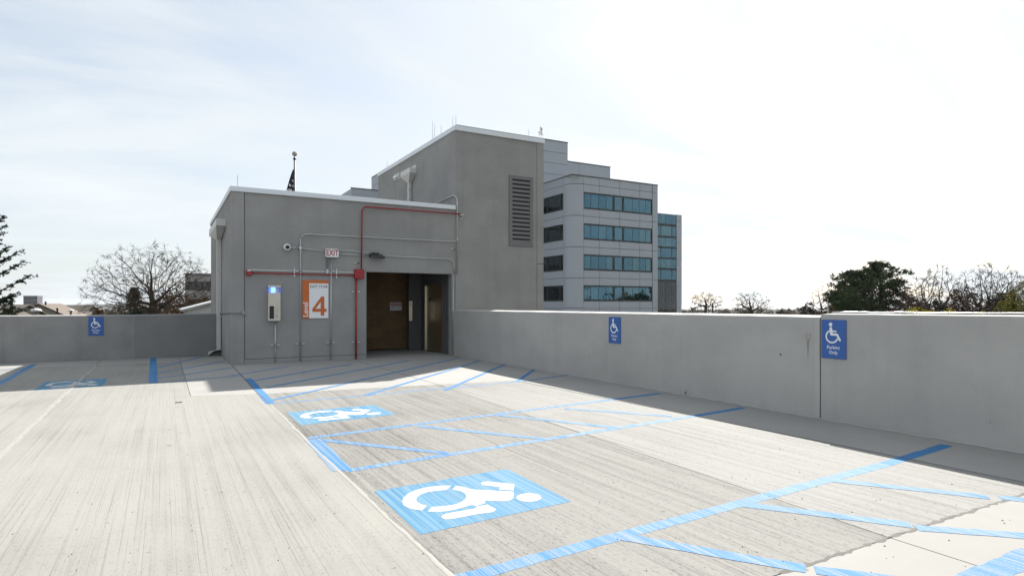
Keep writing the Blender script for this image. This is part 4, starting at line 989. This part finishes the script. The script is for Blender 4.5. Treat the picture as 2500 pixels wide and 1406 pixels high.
# ------------------------------------------------------------------ trees
from mathutils import kdtree
def bare_tree(label, px, d, gz, fork_py, top_py, half_px, seed, natt=900, step=.45, rmin=.01, mat='twig', trunk_r=.35, lim=86, low=0.0, multi=1, group='bare trees beyond the deck', twigs=8, twl=.75):
    rg = random.Random(seed); b = at(px, 700, d); fz = at(px, fork_py, d).z; hz = at(px, top_py, d).z-fz; rad = half_px/FPX*d
    t = thing('bare_tree', label, 'tree', (b.x, b.y, gz), 0, group)
    P, PA = [Vector((b.x, b.y, gz))], [-1]
    if multi == 1:
        n0 = 8
        for k in range(1, n0+1): P.append(P[0].lerp(Vector((b.x, b.y, fz)), k/n0)+Vector((rg.gauss(0,.06), rg.gauss(0,.06), 0))); PA.append(len(P)-2)
    else:
        for q_ in range(multi):
            o = Vector((math.cos(q_*2.2+seed), math.sin(q_*2.2+seed), 0)); last = 0
            for k in range(1, 10): P.append(Vector((b.x, b.y, gz+(fz-gz)*k/9))+o*rad*.16*(k/9)**1.5+Vector((rg.gauss(0,.05), rg.gauss(0,.05), 0))); PA.append(last); last = len(P)-1
    A = []
    while len(A) < natt:
        u = rg.random(); inc = math.acos(1-u*(1-math.cos(R(lim)))); az = rg.uniform(0, 6.2832); bump = 1+.13*math.sin(az*3+seed)+.09*math.sin(inc*5+az*2+seed*2)
        e = 1/math.sqrt((math.sin(inc)/rad)**2+(math.cos(inc)/hz)**2)*min(1.08, bump); r_ = e*(.18+.82*rg.random()**.62)
        A.append(Vector((b.x+r_*math.sin(inc)*math.cos(az), b.y+r_*math.sin(inc)*math.sin(az), fz+low*hz+r_*math.cos(inc))))
    for it in range(150):
        kd = kdtree.KDTree(len(P))
        for k, p in enumerate(P): kd.insert(p, k)
        kd.balance(); acc = {}; keep = []
        for a in A:
            co, k, ds = kd.find(a)
            if ds < step*1.25: continue
            keep.append(a)
            if ds < max(rad, hz)*.8: acc.setdefault(k, Vector()); acc[k] += (a-co).normalized()
        A = keep
        if not acc or len(P) > 9000: break
        np_ = len(P)
        for k, v in acc.items():
            if v.length < 1e-4: continue
            pd = (P[k]-P[PA[k]]).normalized() if PA[k] >= 0 else Vector((0,0,1))
            dr = (v.normalized()+pd*.35+Vector((rg.gauss(0,.16), rg.gauss(0,.16), rg.gauss(0,.12)+.03))).normalized()
            q = P[k]+dr*step
            if kd.find(q)[2] < step*.55: continue
            P.append(q); PA.append(k)
        if len(P) == np_: break
    n = len(P); tips = [0]*n; kid = [0]*n
    for k in range(1, n): kid[PA[k]] += 1
    for k in range(n-1, 0, -1):
        if kid[k] == 0: tips[k] += 1
        tips[PA[k]] += tips[k]
    pw = math.log(trunk_r/rmin)/math.log(max(3, tips[0])); rr = [rmin*max(1, x)**pw for x in tips]
    tr, cr = MB(), MB()
    for k in range(1, n):
        j = PA[k]; r1 = min(rr[j], rr[k]*1.35); big = rr[k] > trunk_r*.16
        (tr if big else cr).tube([P[j], P[k]], [r1, rr[k]], 7 if rr[k] > .1 else (4 if big else 3), caps=False)
        if rr[k] < trunk_r*.12:
            for _ in range(twigs if kid[k] == 0 else (1 if rg.random() < .45 else 0)):
                dr = ((P[k]-P[j]).normalized()+Vector((rg.gauss(0,.6), rg.gauss(0,.6), rg.gauss(0,.45)+.1))).normalized(); L = twl*rg.uniform(.4,1.2)
                m_ = P[k]+dr*L*.55; e_ = m_+(dr+Vector((rg.gauss(0,.35), rg.gauss(0,.35), rg.gauss(0,.3)))).normalized()*L*.45
                cr.tube([P[k], m_, e_], [rmin*.9, rmin*.7, rmin*.35], 3, caps=False)
    tr.build('trunk', 'bark', t, smooth=True, fix=False); cr.build('crown', mat, t, fix=False)
    return t
bare_tree('wide spreading bare tree behind the left parapet', 378, 60, -11, 757, 600, 156, 5, 2600, .34, .010, trunk_r=.62, lim=92, twl=.62, twigs=9)
RGp = 'bare trees beyond the right parapet'
bare_tree('small distant bare tree just right of the office building', 1724, 135, -11, 752, 716, 40, 21, 600, .42, .024, trunk_r=.5, lim=92, group=RGp)
bare_tree('round distant bare tree second from the office building', 1833, 135, -11, 760, 714, 48, 22, 800, .42, .024, trunk_r=.5, lim=88, group=RGp)
bare_tree('slender bare tree left of the dark pines', 2007, 105, -11, 768, 694, 28, 23, 520, .42, .018, trunk_r=.28, lim=50, multi=2, group=RGp)
bare_tree('tall bare tree directly right of the pines', 2278, 85, -11, 765, 652, 68, 24, 1700, .40, .018, trunk_r=.5, lim=80, multi=4, group=RGp)
bare_tree('broad dense bare tree near the right edge', 2415, 80, -11, 758, 646, 78, 25, 2400, .38, .018, trunk_r=.52, lim=80, multi=4, group=RGp)
bare_tree('bare tree partly cut off at the right edge', 2520, 90, -11, 760, 676, 60, 26, 1200, .42, .018, trunk_r=.4, lim=78, multi=2, group=RGp)

def clumps(rg, mb, centres, r, n, size, flat=1.0, droop=0):
    for c in centres:
        for _ in range(n):
            o = Vector((rg.gauss(0,1), rg.gauss(0,1), rg.gauss(0,1)*flat)); o = o.normalized()*r*rg.random()**.5
            p = Vector(c)+o; a = Vector((rg.gauss(0,1), rg.gauss(0,1), rg.gauss(0,.7)-droop)).normalized(); b = a.cross(Vector((rg.gauss(0,1),rg.gauss(0,1),rg.gauss(0,1)))).normalized()
            s_ = size*rg.uniform(.5,1.3); i = len(mb.v)
            mb.v += [tuple(p-b*s_*.28), tuple(p+b*s_*.28), tuple(p+a*s_)]; mb.f.append((i,i+1,i+2))
def pine(label, px, d, top_py, half_px, seed, low_py=775, lean=0.0, whorls=12):
    rg = random.Random(seed); b = at(px, 700, d); top = at(px, top_py, d).z; lowz = at(px, low_py, d).z; rad = half_px/FPX*d
    t = thing('pine_tree', label, 'tree', (b.x,b.y,-11), 0, 'dark pines beyond the right parapet')
    tr, lm, cr = MB(), MB(), MB()
    tr.tube([(b.x,b.y,-11),(b.x,b.y,lowz),(b.x+lean*.5,b.y,(lowz+top)/2),(b.x+lean,b.y,top-.4)], [.38,.3,.2,.04], 8); tr.build('trunk', 'bark', t, smooth=True, fix=False)
    for i in range(whorls):
        f = (i+rg.random()*.6)/whorls; z = lowz-1.5+(top-lowz+1.5)*f
        prof = math.sin(math.pi*min(1, .28+.72*(1-f)))**.7*(1.0 if f < .75 else (1-f)/.25*.75+.25)
        for k in range(rg.randint(6,8)):
            az = rg.uniform(0, 2*math.pi); L = rad*prof*rg.uniform(.55,1.08); x0 = b.x+lean*f; p = Vector((x0,b.y,z)); path = [p.copy()]
            dr = Vector((math.cos(az), math.sin(az), rg.uniform(-.05,.35)))
            for s_ in range(4): dr = (dr+Vector((rg.gauss(0,.12),rg.gauss(0,.12),.05))).normalized(); p = p+dr*L/4; path.append(p.copy())
            lm.tube(path, [.06,.05,.04,.025,.012], 3, caps=False)
            cs = [path[j].lerp(path[j+1], rg.random())+Vector((rg.gauss(0,.28),rg.gauss(0,.28),rg.gauss(0,.18))) for j in (1,2,2,3,3,3)]+[path[4]]
            clumps(rg, cr, cs, rg.uniform(.35,.62), 27, .30, .6)
    lm.build('limb', 'bark', t, fix=False); cr.build('crown', 'pine', t, fix=False)
pine('taller dark pine with a rounded crown', 2152, 80, 644, 66, 31, lean=-.2)
pine('shorter pine leaning left beside the taller one', 2086, 78, 664, 60, 32, lean=-.3)
pine('low spreading pine at the left foot of the pine group', 2060, 74, 706, 42, 33, whorls=7)

# brown, yellow and reddish undergrowth: each bush a plant of its own
def bush(name, label, px, py, half, d, mat, seed, n=90, twigs=True, group=None, size=.3, cat='bush', dens=16):
    rg = random.Random(seed); q = at(px, py, d); rad = half/FPX*d; z0 = at(px, 790, d).z
    t = thing(name, label, cat, (q.x,q.y,-11), 0, group); h = q.z-z0; tr, cr = MB(), MB(); cs = []
    for k in range(n):
        az = rg.uniform(0,2*math.pi); rr = rad*rg.random()**.6; f = rg.random()**.7; hh_ = h*(1-.55*(rr/rad)**2)*f; cs.append(Vector((q.x+rr*math.cos(az), q.y+rr*math.sin(az), z0+hh_)))
    for c in cs[:max(14, n//4)]:
        p0 = Vector((q.x+(c.x-q.x)*.25, q.y+(c.y-q.y)*.25, -11)); tr.tube([p0, p0.lerp(c,.6)+Vector((rg.gauss(0,.2),rg.gauss(0,.2),0)), c+Vector((0,0,.4))], [.06,.04,.012], 4, caps=False)
    clumps(rg, cr, cs, rad*.22, dens, size)
    tr.build('stem', 'bark', t, fix=False); cr.build('foliage', mat, t, fix=False); return t
bush('shrub', 'reddish brown twiggy shrub between the two large bare trees', 2352, 700, 46, 78, 'twig_red', 41, 120, size=.35)
bush('shrub', 'dark reddish shrub at the right foot of the pines', 2222, 716, 40, 76, 'twig_red', 42, 110, size=.35)
bush('shrub', 'grey brown undergrowth below the dense bare tree', 2440, 722, 50, 74, 'twig', 43, 130, size=.35)
bush('shrub', 'brown undergrowth under the tall bare tree', 2290, 730, 36, 80, 'twig', 47, 100, size=.35)
bush('tree', 'yellow green leafy tree at the right edge', 2512, 676, 52, 66, 'yellow_leaf', 44, 150, size=.3, cat='tree')
bush('tree', 'olive leafed tree below the dense bare tree', 2462, 722, 30, 68, 'yellow_leaf', 48, 60, size=.28, cat='tree')
for i, (px, w_, top) in enumerate(((2240,28,748),(2315,24,751),(2396,14,758),(2275,20,754))):
    bush('forsythia', ('bright yellow forsythia left of the tall bare trunk', 'bright yellow forsythia right of the tall bare trunk', 'small yellow forsythia below the reddish shrub', 'low yellow forsythia at the foot of the tall bare trunk')[i], px, top, w_, 60, 'forsythia', 50+i, 44, size=.22, group='yellow forsythia bushes', dens=10)
bush('shrub', 'orange brown bush left of the pines', 2022, 742, 18, 70, 'brown_leaf', 61, 40)
bush('shrub', 'bare rounded bush furthest left of the pines', 1972, 738, 24, 95, 'twig', 62, 70, size=.35)
bush('shrub', 'low brown bush in front of the white far building', 1915, 754, 20, 90, 'brown_leaf', 63, 40, size=.3)
bush('shrub', 'rusty brown thicket around the big bare trunk', 425, 708, 60, 72, 'brown_leaf', 64, 170, size=.32, dens=12)
bush('shrub', 'rusty brown thicket near the grey shed', 500, 722, 34, 66, 'brown_leaf', 65, 80, size=.3, dens=12)
bush('shrub', 'small tan bush at the end of the long roof', 242, 752, 14, 80, 'brown_leaf', 66, 30)
bush('shrub', 'grey twiggy thicket left of the far conifer', 292, 744, 30, 95, 'twig', 67, 70, size=.35, dens=10)

# spruces
def conifer(label, px, d, top_py, half_px, seed):
    rg = random.Random(seed); b = at(px,700,d); top = at(px,top_py,d).z; lowz = at(px,790,d).z; rad = half_px/FPX*d
    t = thing('spruce_tree', label, 'tree', (b.x,b.y,-11)); tr, cr = MB(), MB(); tr.tube([(b.x,b.y,-11),(b.x,b.y,lowz),(b.x,b.y,top)], [.3,.2,.02], 7).build('trunk', 'bark', t, fix=False)
    for i in range(13):
        f = i/13; z = lowz+(top-lowz)*f
        for k in range(7):
            az = rg.uniform(0,6.283); L = rad*(1-f)*rg.uniform(.45,1.2)+.15
            for s_ in range(5): c = Vector((b.x+math.cos(az)*L*(s_+1)/5, b.y+math.sin(az)*L*(s_+1)/5, z+.18*(s_/5)**2*L)); clumps(rg, cr, [c], .16, 7, .28, .5, -.4)
    cr.build('crown', 'spruce', t, fix=False)
conifer('dark young spruce behind the wide bare tree', 328, 70, 700, 42, 71)
rg = random.Random(77); DS = 28.0; b = at(-150, 700, DS)
t = thing('spruce_tree', 'near dark spruce whose branches reach in at the left edge', 'tree', (b.x,b.y,-11))
MB().tube([(b.x,b.y,-11),(b.x,b.y,3),(b.x,b.y,8)], [.4,.25,.1], 9).build('trunk', 'bark', t, smooth=True, fix=False)
br, nd = MB(), MB()
TIPS = [(12,528,18,8),(15,549,22,7),(5,567,16,5),(6,583,16,5),(26,601,26,6),(53,610,44,11),(63,635,46,12),(79,670,50,15),(47,711,30,12),(30,735,14,14)]
def branch(tip, y0, rr, hang):
    tp = at(tip[0], tip[1], DS+rr); root = Vector((b.x, b.y, at(0, y0+40, DS).z)); path = []
    for k in range(9):
        f = k/8; p = root.lerp(tp, f); p.z += -.35*math.sin(math.pi*f)*(1-.3*f); path.append(p)
    br.tube(path, [.055*(1-f/9)+.008 for f in range(9)], 5, caps=False)
    for k in range(52):
        f = .35+.65*rg.random(); i = min(int(f*8), 7); p = path[i].lerp(path[i+1], f*8-i); p = p+Vector((rg.gauss(0,.05),rg.gauss(0,.05),rg.gauss(0,.02)))
        L_ = hang*(1.15-f)+.06; q_ = p+Vector((rg.gauss(0,.10),rg.gauss(0,.10),-L_*rg.random()))
        br.tube([p, q_], [.01,.005], 3, caps=False); clumps(rg, nd, [p, p.lerp(q_,.5), q_], .035, 6, .085, 1, .1)
for tx, ty, _, dy in TIPS:
    branch((tx,ty), ty+dy+25, rg.uniform(-.8,.8), .10)
    for j in range(1): branch((tx-rg.uniform(70,130), ty+rg.uniform(0,18)), ty+dy+25+rg.uniform(0,20), rg.uniform(-2.5,2.5), .10)
for j in range(7): branch((rg.uniform(-60,40), rg.uniform(716,775)), rg.uniform(745,800), rg.uniform(-2,2), .22)
branch((72,746), 775, -.6, .16)
br.build('branch', 'bark', t, fix=False); nd.build('crown', 'spruce', t, fix=False)

# far woods: one mass of distant tree crowns all round the horizon
rg = random.Random(91); mb = MB()
for k in range(2600):
    az = R(rg.uniform(-50, 50)) if k < 1700 else rg.uniform(0, 6.283); d = 160+1200*rg.random()**1.7
    if k < 1700: base = pt(d*math.cos(az), d*math.sin(az), 0)
    else: base = Vector((d*math.cos(az), d*math.sin(az), 0))
    back = base.x*SN+base.y*CS < 20
    if back and rg.random() < .6: d *= .35; base = base*.35
    if back and d < 75: continue
    if 15 < base.x < 110 and 40 < base.y < 150: continue
    hh = min(rg.uniform(7, 10.5), 1.45-terr_z(d)-7.5*d/1499+rg.uniform(-.8,.5)); z = terr_z(d)
    if back: hh = rg.uniform(17, 28)
    w_ = rg.uniform(2.5,4.5)
    for j in range(34):
        f = rg.random(); rr = w_*math.sqrt(max(.02, 1-(2*f-1)**2))*rg.random()**.5; a2 = rg.uniform(0,6.283)
        p = Vector((base.x+rr*math.cos(a2), base.y+rr*math.sin(a2), z+hh*(.15+.85*f))); s_ = rg.uniform(1.0,2.2)
        i = len(mb.v); mb.v += [tuple(p+Vector((rg.gauss(0,s_*.5),rg.gauss(0,s_*.5),rg.gauss(0,s_*.4)))) for _ in range(3)]; mb.f.append((i,i+1,i+2))
tag(mb.build('far_woods', 'woods', fix=False), 'far brown leafless woods along the horizon', kind='stuff')

# ------------------------------------------------------------------ thin haze in the air round everything
m = bpy.data.materials.new('thin_haze'); m.use_nodes = True; m.node_tree.nodes.clear()
pv = m.node_tree.nodes.new('ShaderNodeVolumePrincipled'); pv.inputs['Density'].default_value = HAZE; pv.inputs['Color'].default_value = (.86, .90, .95, 1); pv.inputs['Anisotropy'].default_value = .3
m.node_tree.links.new(pv.outputs[0], m.node_tree.nodes.new('ShaderNodeOutputMaterial').inputs['Volume']); M['haze'] = m
tag(MB().box(-7300, 7300, -7300, 7300, -52, 34).build('haze', 'haze'), kind='stuff')
